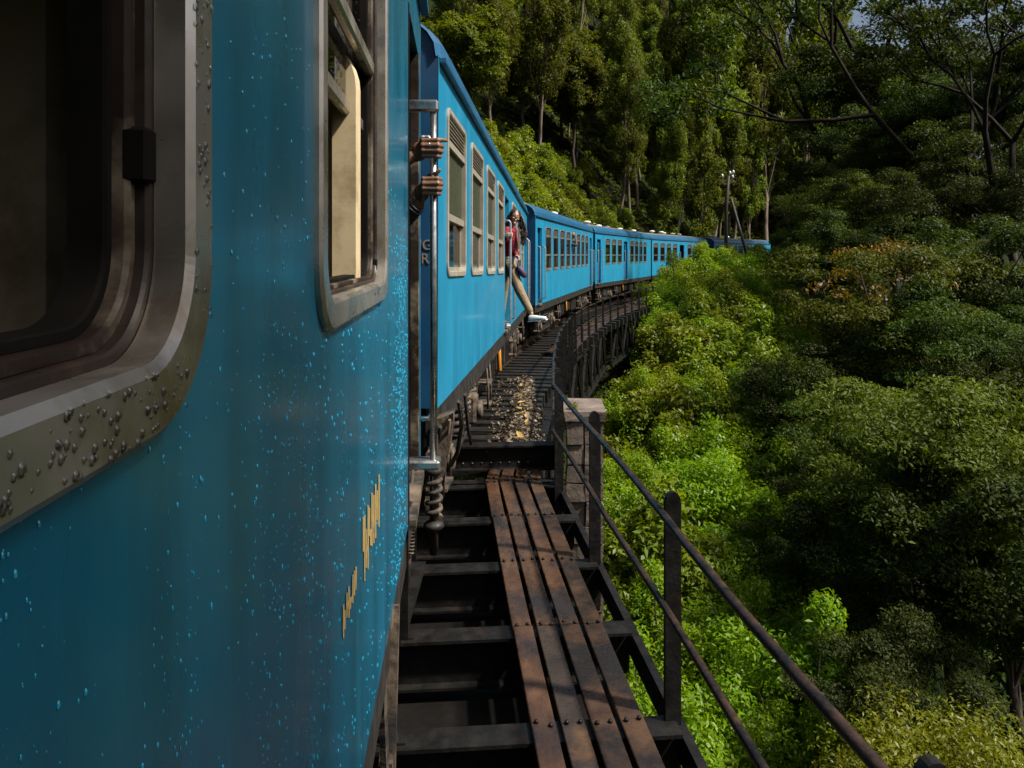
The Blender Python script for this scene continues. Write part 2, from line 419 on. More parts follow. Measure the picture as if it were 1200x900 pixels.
# ------------------------------------------------------------------ carriages
HW = 1.4            # half width of a carriage body
CL = 14.0           # body length
def rr(y0, y1, z0, z1, r, n=6):
    pts = []
    for (cy_, cz_, a0) in ((y1-r, z0+r, -90), (y1-r, z1-r, 0), (y0+r, z1-r, 90), (y0+r, z0+r, 180)):
        for k in range(n+1):
            t = R_(a0 + 90*k/n)
            pts.append((cy_ + r*math.cos(t), cz_ + r*math.sin(t)))
    return pts
def rr_outer(y0, y1, z0, z1, r, Y0, Y1, Z0, Z1, n=6):
    """points on the rectangle (Y0..Z1) matched to rr()"""
    pts = []
    for (corner, first) in (((Y1, Z0), 0), ((Y1, Z1), 1), ((Y0, Z1), 2), ((Y0, Z0), 3)):
        cy_, cz_ = corner
        for k in range(n+1):
            f = k/n
            if first == 0: p = (y1-r + (Y1-(y1-r))*f*2, Z0) if f < 0.5 else (Y1, Z0 + ((z0+r)-Z0)*(f-0.5)*2)
            if first == 1: p = (Y1, z1-r + (Z1-(z1-r))*f*2) if f < 0.5 else (Y1 + ((y1-r)-Y1)*(f-0.5)*2, Z1)
            if first == 2: p = (y0+r + (Y0-(y0+r))*f*2, Z1) if f < 0.5 else (Y0, Z1 + ((z1-r)-Z1)*(f-0.5)*2)
            if first == 3: p = (Y0, z0+r + (Z0-(z0+r))*f*2) if f < 0.5 else (Y0 + ((y0+r)-Y0)*(f-0.5)*2, Z0)
            pts.append(p)
    return pts
def side_wall(wins, doors, zb, ze, x, depth=0.07, y_lo=-7.0, y_hi=7.0):
    """body side with real openings; wins (y0,y1,z0,z1,r), doors (y0,y1,ztop)"""
    mb = MB(); sg = 1 if depth > 0 else -1
    def q(y0, y1, z0, z1):
        if y1-y0 < 1e-4 or z1-z0 < 1e-4: return
        mb.add([(x,y0,z0),(x,y1,z0),(x,y1,z1),(x,y0,z1)], [(0,1,2,3)])
    ops = sorted([(w[0]-0.06, w[1]+0.06, 'w', w) for w in wins] + [(d[0], d[1], 'd', d) for d in doors])
    cur = y_lo
    for a, b, k, o in ops:
        q(cur, a, zb, ze)
        if k == 'w':
            y0, y1, z0, z1, r = o
            q(a, b, zb, z0-0.06); q(a, b, z1+0.06, ze)
            i = rr(y0, y1, z0, z1, r); e = rr_outer(y0, y1, z0, z1, r, a, b, z0-0.06, z1+0.06)
            n = len(i)
            vs = [(x, p[0], p[1]) for p in e] + [(x, p[0], p[1]) for p in i] + [(x-depth, p[0], p[1]) for p in i]
            fs = []
            for j in range(n):
                j2 = (j+1) % n
                fs.append((j, j2, n+j2, n+j)); fs.append((n+j, n+j2, 2*n+j2, 2*n+j))
            mb.add(vs, fs)
        else:
            y0, y1, zt = o
            q(a, b, zt, ze)
            mb.add([(x,y0,zb),(x,y0,zt),(x-depth,y0,zt),(x-depth,y0,zb)], [(0,1,2,3)])
            mb.add([(x,y1,zb),(x,y1,zt),(x-depth,y1,zt),(x-depth,y1,zb)], [(3,2,1,0)])
            mb.add([(x,y0,zt),(x,y1,zt),(x-depth,y1,zt),(x-depth,y0,zt)], [(0,1,2,3)])
        cur = b
    q(cur, y_hi, zb, ze)
    return mb
def ring(outer, inner, x0, x1, lip=0.004):
    """picture-frame moulding from an outer to an inner loop, between depths x0 (back) and x1 (front)"""
    n = len(outer); mb = MB(); vs = []
    def mixp(a, b, f): return (a[0]+(b[0]-a[0])*f, a[1]+(b[1]-a[1])*f)
    for (f, xx) in ((0, x0), (0, x1-lip), (0.12, x1), (0.86, x1), (1, x1-lip), (1, x0)):
        for a, b in zip(outer, inner):
            p = mixp(a, b, f); vs.append((xx, p[0], p[1]))
    fs = []
    for k in range(5):
        for j in range(n):
            j2 = (j+1) % n
            fs.append((k*n+j, k*n+j2, (k+1)*n+j2, (k+1)*n+j))
    mb.add(vs, fs); return mb

WIN_CACHE = {}
def window_meshes(w, h, style):
    key = (round(w, 3), round(h, 3), style)
    if key in WIN_CACHE: return WIN_CACHE[key]
    o = rr(-w/2, w/2, 0, h, 0.10); fw = 0.045 if style != 'far' else 0.03; FM = M['frame_far2'] if style == 'far' else M['frame_far']
    i = rr(-w/2+fw, w/2-fw, fw, h-fw, 0.065)
    d = {}
    d['window'] = ring(o, i, -0.055, 0.014).mesh('window', FM)
    zl, zm = h*0.81, h*0.36
    iw = w/2-fw-0.001
    lb = MB(); lb.box(-0.03, 0.004, -iw, iw, zl-0.045, zl)
    lb.box(-0.05, -0.045, -iw, iw, zl, h-0.05)
    n = 6
    for k in range(n):
        z = zl + 0.012 + (h-0.05-zl)*k/n
        lb.add([(-0.002,-iw,z),(-0.002,iw,z),(-0.036,iw,z+0.024),(-0.036,-iw,z+0.024),(-0.002,-iw,z-0.005),(-0.002,iw,z-0.005),(-0.036,iw,z+0.019),(-0.036,-iw,z+0.019)],
               [(0,1,2,3),(4,7,6,5),(0,4,5,1),(2,6,7,3)])
    d['louvre'] = lb.mesh('louvre', FM)
    sb = MB(); sb.box(-0.035, -0.004, -iw, iw, zm-0.025, zm+0.025)
    d['transom'] = sb.mesh('transom', FM)
    lo = MB(); lo.box(-0.052, -0.030, -iw, -iw+0.03, 0.046, zm-0.026); lo.box(-0.052, -0.030, iw-0.03, iw, 0.046, zm-0.026)
    lo.box(-0.052, -0.030, -iw+0.031, iw-0.031, 0.046, 0.075)
    d['lower_sash'] = lo.mesh('lower_sash', FM)
    d['upper_pane'] = MB().box(-0.030, -0.024, -iw, iw, zm+0.0255, zl-0.0455).mesh('upper_pane', M['frost'] if style == 'mid' else M['glass_far'])
    d['lower_pane'] = MB().box(-0.044, -0.039, -iw+0.031, iw-0.031, 0.076, zm-0.026).mesh('lower_pane', M['glass_far'])
    WIN_CACHE[key] = d
    return d
def add_window(car, y0, y1, z0, z1, style):
    d = window_meshes(y1-y0, z1-z0, style)
    w = link('window', d['window'], car); w.location = (HW, (y0+y1)/2, z0)
    for k in ('louvre', 'transom', 'upper_pane', 'lower_sash', 'lower_pane'):
        link(k, d[k], w)
    return w
def handrail_mesh(z0, z1, off=0.085, r=0.016):
    mb = MB()
    mb.tube([(0,0,z0),(off*0.75,0,z0),(off,0,z0+0.03),(off,0,z1-0.03),(off*0.75,0,z1),(0,0,z1)], r, 8)
    mb.box(0.0, 0.012, -0.03, 0.03, z0-0.03, z0+0.03); mb.box(0.0, 0.012, -0.03, 0.03, z1-0.03, z1+0.03)
    return mb.mesh('handrail', M['rail_paint'])

# shared underframe pieces
def disc(mb, c, r, w, n=20):
    x, y, z = c
    prof = [(r*0.0, w*0.9), (r*0.22, w*0.9), (r*0.25, w*0.5), (r*0.80, w*0.5), (r*0.84, w), (r*0.97, w), (r*1.0, w*0.6), (r*1.0, -w*0.6), (r*1.06, -w*0.75), (r*1.06, -w), (0, -w)]
    vs = []; fs = []
    for (pr, px_) in prof:
        for k in range(n):
            t = 2*math.pi*k/n
            vs.append((x+px_, y+pr*math.cos(t), z+pr*math.sin(t)))
    for i in range(len(prof)-1):
        for k in range(n):
            fs.append((i*n+k, i*n+(k+1)%n, (i+1)*n+(k+1)%n, (i+1)*n+k))
    mb.add(vs, fs, True)
def coil(mb, c, r, h, turns, rw, n=6, seg=14):
    pts = []
    for k in range(turns*seg+1):
        t = 2*math.pi*k/seg
        pts.append((c[0]+r*math.cos(t), c[1]+r*math.sin(t), c[2]+h*k/(turns*seg)))
    mb.tube(pts, rw, n)
def bogie_meshes():
    d = []
    for sx in (1, -1):
        for yy in (-1.15, 1.15):
            w = MB(); disc(w, (0,0,0), 0.46, 0.065)
            if sx < 0: w.xf(Matrix.Scale(-1, 4, (1,0,0)))
            d.append(('wheel', w.mesh('wheel', M['under']), (sx*0.80, yy, 0.46)))
            if sx > 0:
                a = MB(); a.bbox(-0.12, 0.14, -0.16, 0.16, -0.15, 0.17, 0.03); a.tube([(0.13,0,0),(0.19,0,0),(0.20,0,0)], [0.10,0.10,0.07], 12)
                d.append(('axle_box', a.mesh('axle_box', M['dust']), (1.14, yy, 0.46)))
                for k in (-0.26, 0.26):
                    s = MB(); coil(s, (0,0,0), 0.075, 0.24, 4, 0.018)
                    d.append(('spring', s.mesh('spring', M['dust']), (1.15, yy+k, 0.46)))
        f = MB()
        f.beam((0,-1.75,0.78),(0,1.75,0.78),0.14,0.16); f.beam((0,-0.75,0.74),(0,-0.45,0.36),0.12,0.12); f.beam((0,0.75,0.74),(0,0.45,0.36),0.12,0.12)
        f.beam((0,-0.5,0.34),(0,0.5,0.34),0.13,0.13)
        for yy in (-1.15, 1.15):
            for k in (-0.42, 0.42): f.beam((0,yy+k,0.74),(0,yy+k*0.8,0.36),0.06,0.07)
            f.beam((0,yy-0.40,0.34),(0,yy+0.40,0.34),0.10,0.05)
        f.tube([(0.05,-1.7,0.62),(0.05,-1.2,0.30),(0.05,1.2,0.30),(0.05,1.7,0.62)],0.022,6)
        d.append(('side_frame', f.mesh('side_frame', M['under']), (sx*1.16, 0, 0)))
    b = MB()
    for k in (-0.14, 0.14): coil(b, (0,k,0), 0.10, 0.34, 5, 0.024)
    d.append(('bolster_spring', b.mesh('bolster_spring', M['under']), (1.17, 0, 0.44)))
    ax = MB()
    for yy in (-1.15, 1.15): ax.tube([(-0.78,yy,0.46),(0.78,yy,0.46)],0.07,8)
    ax.box(-1.0,1.0,-0.2,0.2,0.62,0.80)
    d.append(('axle', ax.mesh('axle', M['under']), (0,0,0)))
    return d
BOG = bogie_meshes()
def roof_meshes(ze, L):
    """arched roof with rounded shoulders at both ends"""
    nseg = 18; rise = 0.44
    ys = [-L/2-0.02, -L/2+0.05, -L/2+0.2, -L/2+0.5, 0, L/2-0.5, L/2-0.2, L/2-0.05, L/2+0.02]
    sc_ = [0.93, 0.972, 0.995, 1, 1, 1, 0.995, 0.972, 0.93]
    def sec(k, j):
        t = math.pi*k/nseg
        return (math.copysign(abs(math.cos(t))**0.72, math.cos(t))*(HW+0.035)*(1 if sc_[j] == 1 else 0.5+0.5*sc_[j]), ys[j], ze-0.02 + rise*(math.sin(t)**0.85)*sc_[j])
    co, ro = MB(), MB()
    for rng, mb in (((0, 4), co), ((4, 14), ro), ((14, 18), co)):
        for k in range(*rng):
            for j in range(len(ys)-1):
                mb.add([sec(k,j), sec(k,j+1), sec(k+1,j+1), sec(k+1,j)], [(0,1,2,3)], True)
    # gutter strip along the eaves
    for s in (1, -1):
        co.box(min(s*(HW+0.004), s*(HW+0.045)), max(s*(HW+0.004), s*(HW+0.045)), -L/2+0.03, L/2-0.03, ze-0.05, ze-0.022)
    return co.mesh('cornice', M['cornice']), ro.mesh('roof', M['roof']), sec
def end_mesh(zb, ze, L, y, sec, j):
    pts = [(HW-0.003, y, zb), (HW-0.003, y, ze-0.03)]
    for k in range(0, 19):
        p = sec(k, j); pts.append((p[0]*0.995, y, p[2]-0.006))
    pts += [(-HW+0.003, y, ze-0.03), (-HW+0.003, y, zb)]
    mb = MB(); mb.add(pts, [tuple(range(len(pts)))])
    return mb
VENT = MB()
VENT.tube([(0,0,0),(0,0,0.10)],0.09,10); VENT.ball((0,0,0.14),(0.19,0.19,0.075),12,6)
VENT = VENT.mesh('roof_ventilator', M['porcelain'])

def carriage(label, corner, heading, tilt, z, wins, doors, style, zb=1.11, zs=1.965, zt=3.185, ze=3.445, ends='navy', paint='blue', winlist=True, open_doors=(), group=None, rail_offs=None):
    h = R_(heading)
    d = Vector((math.sin(h), math.cos(h), 0)); n = Vector((math.cos(h), -math.sin(h), 0))
    c = Vector((corner[0], corner[1], 0)) - n*HW + d*CL/2
    car = thing('train_carriage', label, 'train carriage', (c.x, c.y, z), -h, group)
    car.rotation_euler = (R_(tilt), 0, -h)
    W = [(t0-7, t1-7, zs+0.02, zt-0.02, 0.085) for t0, t1 in wins]
    D = [(t0-7, t1-7, 3.12) for t0, t1 in doors]
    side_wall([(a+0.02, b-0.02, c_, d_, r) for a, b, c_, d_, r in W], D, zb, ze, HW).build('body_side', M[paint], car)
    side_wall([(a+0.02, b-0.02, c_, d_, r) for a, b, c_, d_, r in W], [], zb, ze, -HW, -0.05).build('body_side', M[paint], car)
    il = side_wall([(a+0.02, b-0.02, c_, d_, r) for a, b, c_, d_, r in W], D, zb+0.02, ze, HW-0.072, -0.001)
    il.build('inner_lining', M['interior'], car)
    fl = MB(); fl.box(-HW+0.02, HW-0.08, -6.95, 6.95, zb+0.02, zb+0.06); fl.build('floor', M['interior'], car)
    co, ro, sec = roof_meshes(ze, CL)
    link('cornice', co, car); link('roof', ro, car)
    ce = MB(); ce.box(-HW+0.08, HW-0.08, -6.93, 6.93, ze-0.10, ze-0.07); ce.build('ceiling_panel', M['interior'], car)
    for y, j in ((-7.0, 0), (7.0, 8)):
        e = end_mesh(zb, ze, CL, y, sec, j).build('end_wall', M[ends], car)
    for y, s in ((-7.0, -1), (7.0, 1)):
        g = MB()
        y0, y1 = sorted((y+s*0.004, y+s*0.36))
        g.box(-0.52, -0.44, y0, y1, zb+0.05, 3.05); g.box(0.44, 0.52, y0, y1, zb+0.05, 3.05); g.box(-0.439, 0.439, y0, y1, 2.98, 3.05); g.box(-0.439,0.439,y0,y1,zb+0.05,zb+0.1)
        g.build('gangway', M['rubber'], car)
    # black underframe
    s = MB()
    s.bbox(HW-0.09, HW-0.012, -6.98, 6.98, zb-0.20, zb-0.004, 0.008); s.bbox(-HW+0.012, -HW+0.09, -6.98, 6.98, zb-0.20, zb-0.004, 0.008)
    s.box(-HW+0.1, HW-0.1, -6.96, -6.84, zb-0.28, zb-0.01); s.box(-HW+0.1, HW-0.1, 6.84, 6.96, zb-0.28, zb-0.01)
    s.box(-HW+0.1, HW-0.1, -6.8, 6.8, zb-0.05, zb-0.01)
    s.build('underframe', M['under'], car)
    for y, sg in ((-6.97, -1), (6.97, 1)):
        for x in (-0.87, 0.87):
            b = MB(); b.tube([(x,y,0.98),(x,y+sg*0.22,0.98)],0.085,12); b.tube([(x,y+sg*0.221,0.98),(x,y+sg*0.245,0.98),(x,y+sg*0.25,0.98)],[0.20,0.20,0.15],16)
            b.build('buffer', M['dust'], car)
    for yb in (-4.55, 4.55):
        bo = link('bogie', None, car); bo.empty_display_size = 0.2
        bo.location = (0, yb, 0)
        for nm, me, loc in BOG:
            o = link(nm, me, bo); o.location = loc
    # equipment hung under the floor
    rnd = random.Random(int(abs(heading)*100)+5)
    for (y0, y1, z0) in ((-2.2, -1.1, 0.45), (-0.6, 0.5, 0.52), (1.0, 2.1, 0.42)):
        q = MB(); q.bbox(HW-0.62, HW-0.12, y0, y1, z0, zb-0.205, 0.02)
        for k in range(3): q.box(HW-0.12, HW-0.10, y0+0.1+k*0.33, y0+0.13+k*0.33, z0, zb-0.21)
        q.build('equipment_box', M['under'], car)
    for y in (-6.3, -2.7, 2.75, 6.3):
        q = MB(); q.tube([(HW-0.10,y,zb-0.1),(HW-0.06,y,0.55),(HW-0.07,y+0.02,0.33)],0.014,6)
        q.tube([(HW-0.10,y+0.38,zb-0.1),(HW-0.06,y+0.38,0.55),(HW-0.07,y+0.36,0.33)],0.014,6)
        for z_ in (0.36, 0.62): q.box(HW-0.2, HW-0.04, y+0.016, y+0.364, z_, z_+0.025)
        q.build('foot_step', M['dust'], car)
    for y in (-0.85,):
        q = MB(); q.tube([(HW-0.08,y,zb-0.21),(HW-0.08,y+0.01,zb-0.24),(HW-0.07,y+0.03,0.56),(HW-0.07,y+0.03,0.53)],[0.015,0.032,0.032,0.015],8)
        if style != 'near': q.build('damper', M['orange'], car)
    if winlist:
        for t0, t1 in wins: add_window(car, t0-7, t1-7, zs, zt, style)
    hm = None
    for i, (t0, t1) in enumerate(doors):
        y0, y1 = t0-7, t1-7
        if i not in open_doors:
            dm = side_wall([(y0+0.16, y1-0.16, 2.05, 2.95, 0.05)], [], zb+0.03, 3.10, HW-0.10, 0.03, y0+0.004, y1-0.004).build('door', M['blue_edge'], car)
            MB().box(HW-0.125, HW-0.12, y0+0.15, y1-0.15, 2.04, 2.96).build('door_window', M['glass_far'], dm)
            k = MB(); k.tube([(HW-0.10,y0+0.08,1.98),(HW-0.05,y0+0.08,1.98),(HW-0.05,y0+0.08,1.88)],0.010,6); k.build('handle', M['chrome'], dm)
        if hm is None: hm = handrail_mesh(1.25, 2.74 if style == 'mid' else 2.62)
        for yy in (() if rail_offs else (y0-0.06, y1+0.06)):
            r = link('handrail', hm, car); r.location = (HW, yy, 0)
        q = MB(); q.box(HW-0.3, HW+0.03, y0, y1, zb-0.03, zb+0.012); q.build('door_sill', M['dust'], car)
    return car, c, d, n

# far carriages, following the curve
c1, *_ = carriage('pale blue train carriage with a young woman leaning out of its open doorway', (-0.489, 5.0), 3.49, -1.12, -0.15,
    [(0.38,1.46),(1.88,2.96),(3.38,4.46),(4.88,5.96),(8.0,9.05),(9.5,10.55),(11.0,12.05)], [(6.30,7.20),(12.75,13.5)], 'mid', open_doors=(0,))
c2, *_ = carriage('pale blue train carriage with eight windows in one unbroken row', (0.599, 19.6), 12.0, 0.0, -0.30,
    [(1.55+1.365*k, 2.50+1.365*k) for k in range(8)], [(0.30,0.98),(12.75,13.5)], 'far')
c3, *_ = carriage('pale blue train carriage with three windows before its middle door and four after', (3.716, 34.3), 20.3, 0.0, -0.30,
    [(1.95+1.33*k, 2.90+1.33*k) for k in range(3)] + [(7.70+1.28*k, 8.65+1.28*k) for k in range(4)], [(0.35,1.05),(6.1,7.0)], 'far')
c4, *_ = carriage('pale blue train carriage with four windows before its dark open middle door', (8.80, 48.3), 28.3, 0.0, -0.30,
    [(0.30+1.42*k, 1.25+1.42*k) for k in range(4)] + [(8.2+1.42*k, 9.2+1.42*k) for k in range(3)], [(6.2,7.3),(12.7,13.5)], 'far', open_doors=(0,))
c5, *_ = carriage('blue train carriage with a dark blue end behind the black utility pole', (16.1, 61.2), 36.3, 0.0, -0.30,
    [(1.2+1.45*k, 2.2+1.45*k) for k in range(8)], [(0.35,1.0)], 'far')
for car, ts in ((c2, (-5.2,-3.9,2.9,5.3,6.4)), (c3, (-5.4,-4.2,0.5,2.6,5.9)), (c4, (-5.6,-3.6,-1.5,1.0,3.2,5.0)), (c5, (-5.0,-2.5,0.5,3.5)), (c1, (-4.0,0.0,4.0))):
    for t in ts:
        v = link('roof_ventilator', VENT, car); v.location = (random.choice((-0.3, 0.3)), t, 3.86)

# lettering on the end wall of the second carriage
def text_mesh(body, size, mat, ext=0.001):
    cu = bpy.data.curves.new('lettering', 'FONT'); cu.body = body; cu.size = size; cu.extrude = ext; cu.align_x = 'RIGHT'
    o = bpy.data.objects.new('tmp', cu); COL.objects.link(o)
    bpy.context.view_layer.update()
    me = bpy.data.meshes.new_from_object(o.evaluated_get(bpy.context.evaluated_depsgraph_get()))
    bpy.data.objects.remove(o); bpy.data.curves.remove(cu)
    me.materials.clear(); me.materials.append(mat)
    return me
end1 = [o for o in c1.children if o.name.startswith('end_wall')][0]
for body, z in (('ING', 2.15), ('OR', 2.06)):
    o = link('lettering', text_mesh(body, 0.095, M['letter_end']), end1)
    o.rotation_euler = (R_(90), 0, 0)
    o.location = (HW-0.035 - (0.02 if body == 'OR' else 0), -7.004, z)

# ------------------------------------------------------------------ the near carriage, the one the camera leans out of
SL = 0.07; D0 = 0.2037
H0 = -math.degrees(math.atan(SL))
def plane_x(Y): return -D0 - SL*Y
def tt(Y): return (Y + 9.8) / math.cos(R_(H0))
def planept(px, py, off=0.0):
    Y = (D0-off) / ((600-px)/F - SL)
    return Vector((plane_x(Y)+off, Y, CAMZ - (py-HZ)*Y/F))
ZS0, ZT0, ZB0 = 1.981, 3.17, 1.0
W1 = (tt(-0.48), tt(0.60)); W2 = (tt(1.08), tt(2.11))
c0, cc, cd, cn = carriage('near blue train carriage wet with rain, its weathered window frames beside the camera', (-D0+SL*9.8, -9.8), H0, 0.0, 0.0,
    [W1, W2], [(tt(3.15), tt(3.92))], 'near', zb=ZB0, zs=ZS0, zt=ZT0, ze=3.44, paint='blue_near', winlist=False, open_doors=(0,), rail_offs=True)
c0M = Matrix.Translation(cc) @ Matrix.Rotation(R_(-H0), 4, 'Z')
INV = c0M.inverted()
for wi, (t0, t1) in enumerate((W1, W2)):
    y0, y1 = t0-7, t1-7
    def ins(k, r): return rr(y0+k, y1-k, ZS0+k, ZT0-k, r, 20)
    w = ring(ins(0, 0.115), ins(0.05, 0.075), HW-0.014, HW+0.013, 0.005).build('window', M['alu'], c0)
    ring(ins(0.046, 0.08), ins(0.057, 0.07), HW-0.034, HW-0.0145, 0.003).build('window_channel', M['grime'], w)
    ring(ins(0.0565, 0.07), ins(0.066, 0.06), HW-0.052, HW-0.024, 0.004).build('inner_frame', M['alu_dirty'], w)
    ring(ins(0.0655, 0.06), ins(0.074, 0.055), HW-0.062, HW-0.036, 0.003).build('rubber_seal', M['rubber'], w)
    zst = 2.17 if wi == 0 else 2.07
    q = MB(); q.bbox(HW-0.032, HW-0.012, y1-0.066, y1-0.048, zst-0.02, zst+0.02, 0.003); q.build('sash_stop', M['rubber'], w)
    iy0, iy1 = y0+0.062, y1-0.062
    q = MB(); q.bbox(HW-0.045, HW-0.020, iy0, iy1, 2.575, 2.615, 0.006); q.build('transom', M['alu'], w)
    q = MB(); q.bbox(HW-0.070, HW-0.048, iy0, iy1, 2.425, 2.462, 0.006); q.build('raised_sash', M['alu'], w)
    q = MB(); q.box(HW-0.062, HW-0.057, iy0, iy1, 2.463, 3.09); q.build('upper_pane', M['glass'], w)
    # drops on the pane
    q = MB(); rg = random.Random(50+wi)
    for k in range(260):
        y = rg.uniform(iy0+0.01, iy1-0.01); z = 2.47+rg.random()**1.5*0.6; r = rg.uniform(0.0015, 0.004)
        q.ball((HW-0.0565, y, z), (r*0.5, r, r*1.3), 6, 4)
    q.build('rain_drops', M['drop_metal'], w, kind='stuff')
# seats behind the windows
def seat(xr, Y, zt, xl, col1, col2, lab, thick=0.055):
    """transverse seat back: cream shell with a cushion set into it; xr/xl world X of its edges at world Y"""
    o = [(x, z) for x, z in rr(xl, xr, 1.2, zt, 0.13, 8)]
    i = [(x, z) for x, z in rr(xl+0.055, xr-0.055, 1.26, zt-0.075, 0.11, 8)]
    n = len(o); mb = MB()
    vs = [(p[0], Y, p[1]) for p in o] + [(p[0], Y, p[1]) for p in i] + [(p[0], Y+thick, p[1]) for p in o] + [(p[0], Y+0.02, p[1]) for p in i]
    fs = []
    for k in range(n):
        k2 = (k+1) % n
        fs += [(k, k2, n+k2, n+k), (k2, k, 2*n+k, 2*n+k2), (n+k, n+k2, 3*n+k2, 3*n+k)]
    fs.append(tuple(range(2*n, 3*n)))
    mb.add(vs, fs); s_ = mb.xf(INV).build('seat', M[col1], c0)
    cu = MB(); cu.add([(p[0], Y+0.019, p[1]) for p in i] , [tuple(range(n))]); cu.xf(INV).build('seat_cushion', M[col2], s_)
seat(-0.425, 0.70, 2.9, -1.15, 'cream', 'teal', '')
seat(-0.362, 1.78, 2.62, -1.15, 'cream', 'cream', '')
# doorway fittings
xr_ = -0.3373
hr = MB()
hr.tube([(xr_,3.3,1.20),(xr_,3.3,2.74)], 0.0145, 12); hr.xf(INV).build('handrail', M['chrome'], c0)
hb = MB(); hb.bbox(plane_x(3.3)-0.03, xr_+0.022, 3.275, 3.325, 2.715, 2.765, 0.009); hb.xf(INV).build('handrail_bracket', M['chrome'], c0)
hb = MB(); hb.bbox(plane_x(3.3)-0.03, xr_+0.03, 3.26, 3.35, 1.185, 1.225, 0.009); hb.xf(INV).build('handrail_bracket', M['chrome'], c0)
hr2 = MB(); xr2 = plane_x(3.99)+0.07
hr2.tube([(xr2-0.07,3.99,1.25),(xr2-0.02,3.99,1.25),(xr2,3.99,1.28),(xr2,3.99,2.68),(xr2-0.02,3.99,2.71),(xr2-0.07,3.99,2.71)], 0.0145, 10)
hr2.xf(INV).build('handrail', M['chrome'], c0)
q = MB()
q.box(plane_x(3.15)-0.012, plane_x(3.15)+0.004, 3.118, 3.149, 1.0, 3.13); q.xf(INV).build('door_edge_strip', M['rubber'], c0)
q = MB(); q.box(plane_x(3.9)-0.035, plane_x(3.9)+0.004, 3.87, 3.915, 1.02, 3.12); q.xf(INV).build('door_edge_strip', M['alu_dirty'], c0)
q = MB(); q.box(plane_x(3.5)-0.62, plane_x(3.5)-0.12, 3.865, 3.905, 1.06, 3.1); q.xf(INV).build('open_door_leaf', M['navy'], c0)
# entrance step below the doorway
q = MB(); x_ = plane_x(3.2)
q.box(x_-0.45, x_-0.004, 3.19, 3.205, 0.50, 0.995); q.box(x_-0.5, x_-0.06, 3.90, 3.915, 0.50, 0.995)
q.box(x_-0.45, x_-0.01, 3.206, 3.899, 0.52, 0.545); q.box(x_-0.45, x_-0.16, 3.206, 3.899, 0.75, 0.775)
q.xf(INV).build('entrance_step', M['steel_black'], c0)
# helical spring, hose and dusty brackets hanging at the carriage end
q = MB(); coil(q, (-0.405, 3.98, 0.74), 0.036, 0.20, 4, 0.013); q.xf(INV).build('coil_spring', M['dust'], c0)
q = MB(); q.tube([(-0.405,3.98,0.55),(-0.405,3.98,1.17)],0.022,8); q.ball((-0.405,3.98,0.70),(0.055,0.055,0.03)); q.ball((-0.405,3.98,0.985),(0.05,0.05,0.03)); q.xf(INV).build('spring_rod', M['under'], c0)
q = MB(); pts = [P(484, 545, 3.7), P(481, 590, 3.65), P(480, 640, 3.6), P(478, 700, 3.55)]; q.tube(pts, 0.010, 6); q.xf(INV).build('brake_hose', M['dust'], c0)
q = MB(); pl = []
for k in range(121):
    f = k/120; b = P(482.5, 588, 3.62).lerp(P(480.5, 648, 3.58), f); t = 2*math.pi*k/8
    pl.append(b + Vector((math.cos(t)*0.017, math.sin(t)*0.017, 0)))
q.tube(pl, 0.005, 5); q.xf(INV).build('hose_spiral', M['alu_dirty'], c0)
# triangular hanger bracket with a hole, under the floor edge
q = MB()
b0 = [(-0.375, 2.42, 0.985), (-0.382, 2.20, 0.985), (-0.372, 2.30, 0.60), (-0.372, 2.36, 0.42), (-0.372, 2.41, 0.42)]
q.beam((-0.385,2.24,0.98),(-0.385,2.34,0.50),0.018,0.05); q.beam((-0.385,2.46,0.98),(-0.385,2.37,0.50),0.018,0.05)
q.beam((-0.385,2.24,0.955),(-0.385,2.46,0.955),0.016,0.05); q.beam((-0.385,2.35,0.55),(-0.385,2.36,0.25),0.018,0.04)
q.xf(INV).build('hanger_bracket', M['dust'], c0)
q = MB(); q.beam((-0.40,-3,0.93),(-0.60,3.1,0.93),0.03,0.13); q.xf(INV).build('side_rail', M['under'], c0)
# worn yellow lettering, seen almost edge on
S1 = [(172,245,400),(178,238,528),(185,300,470),(193,195,475),(199,205,330),(204,300,372),(210,140,375),(218,150,362),(226,102,340),(233,130,262),(241,60,292)]
S2 = [(85,632,778),(91,655,740),(100,580,690),(109,552,690),(116,600,650),(126,500,625),(133,482,592),(140,465,568)]
q = MB()
for st in (S1, S2):
    for k, (zx, z0, z1) in enumerate(st):
        px = 380+zx/3.75; w = 0.85
        a, b = planept(px-w, 540+z0/3.75, 0.002), planept(px+w, 540+z0/3.75, 0.002)
        c_, d_ = planept(px+w*0.8, 540+z1/3.75, 0.002), planept(px-w*0.9, 540+z1/3.75, 0.002)
        q.add([a, b, c_, d_], [(3,2,1,0)])
        if k+1 < len(st) and k % 2 == 0:
            nx_, n0, n1 = st[k+1]; m0 = (max(z0, n0)+min(z1, n1))/2
            pa, pb = 380+zx/3.75+w, 380+nx_/3.75-w
            q.add([planept(pa, 540+(m0-14)/3.75, 0.002), planept(pb, 540+(m0-26)/3.75, 0.002), planept(pb, 540+(m0+4)/3.75, 0.002), planept(pa, 540+(m0+16)/3.75, 0.002)], [(3,2,1,0)])
q.xf(INV).build('lettering', M['letter'], c0, kind='stuff')
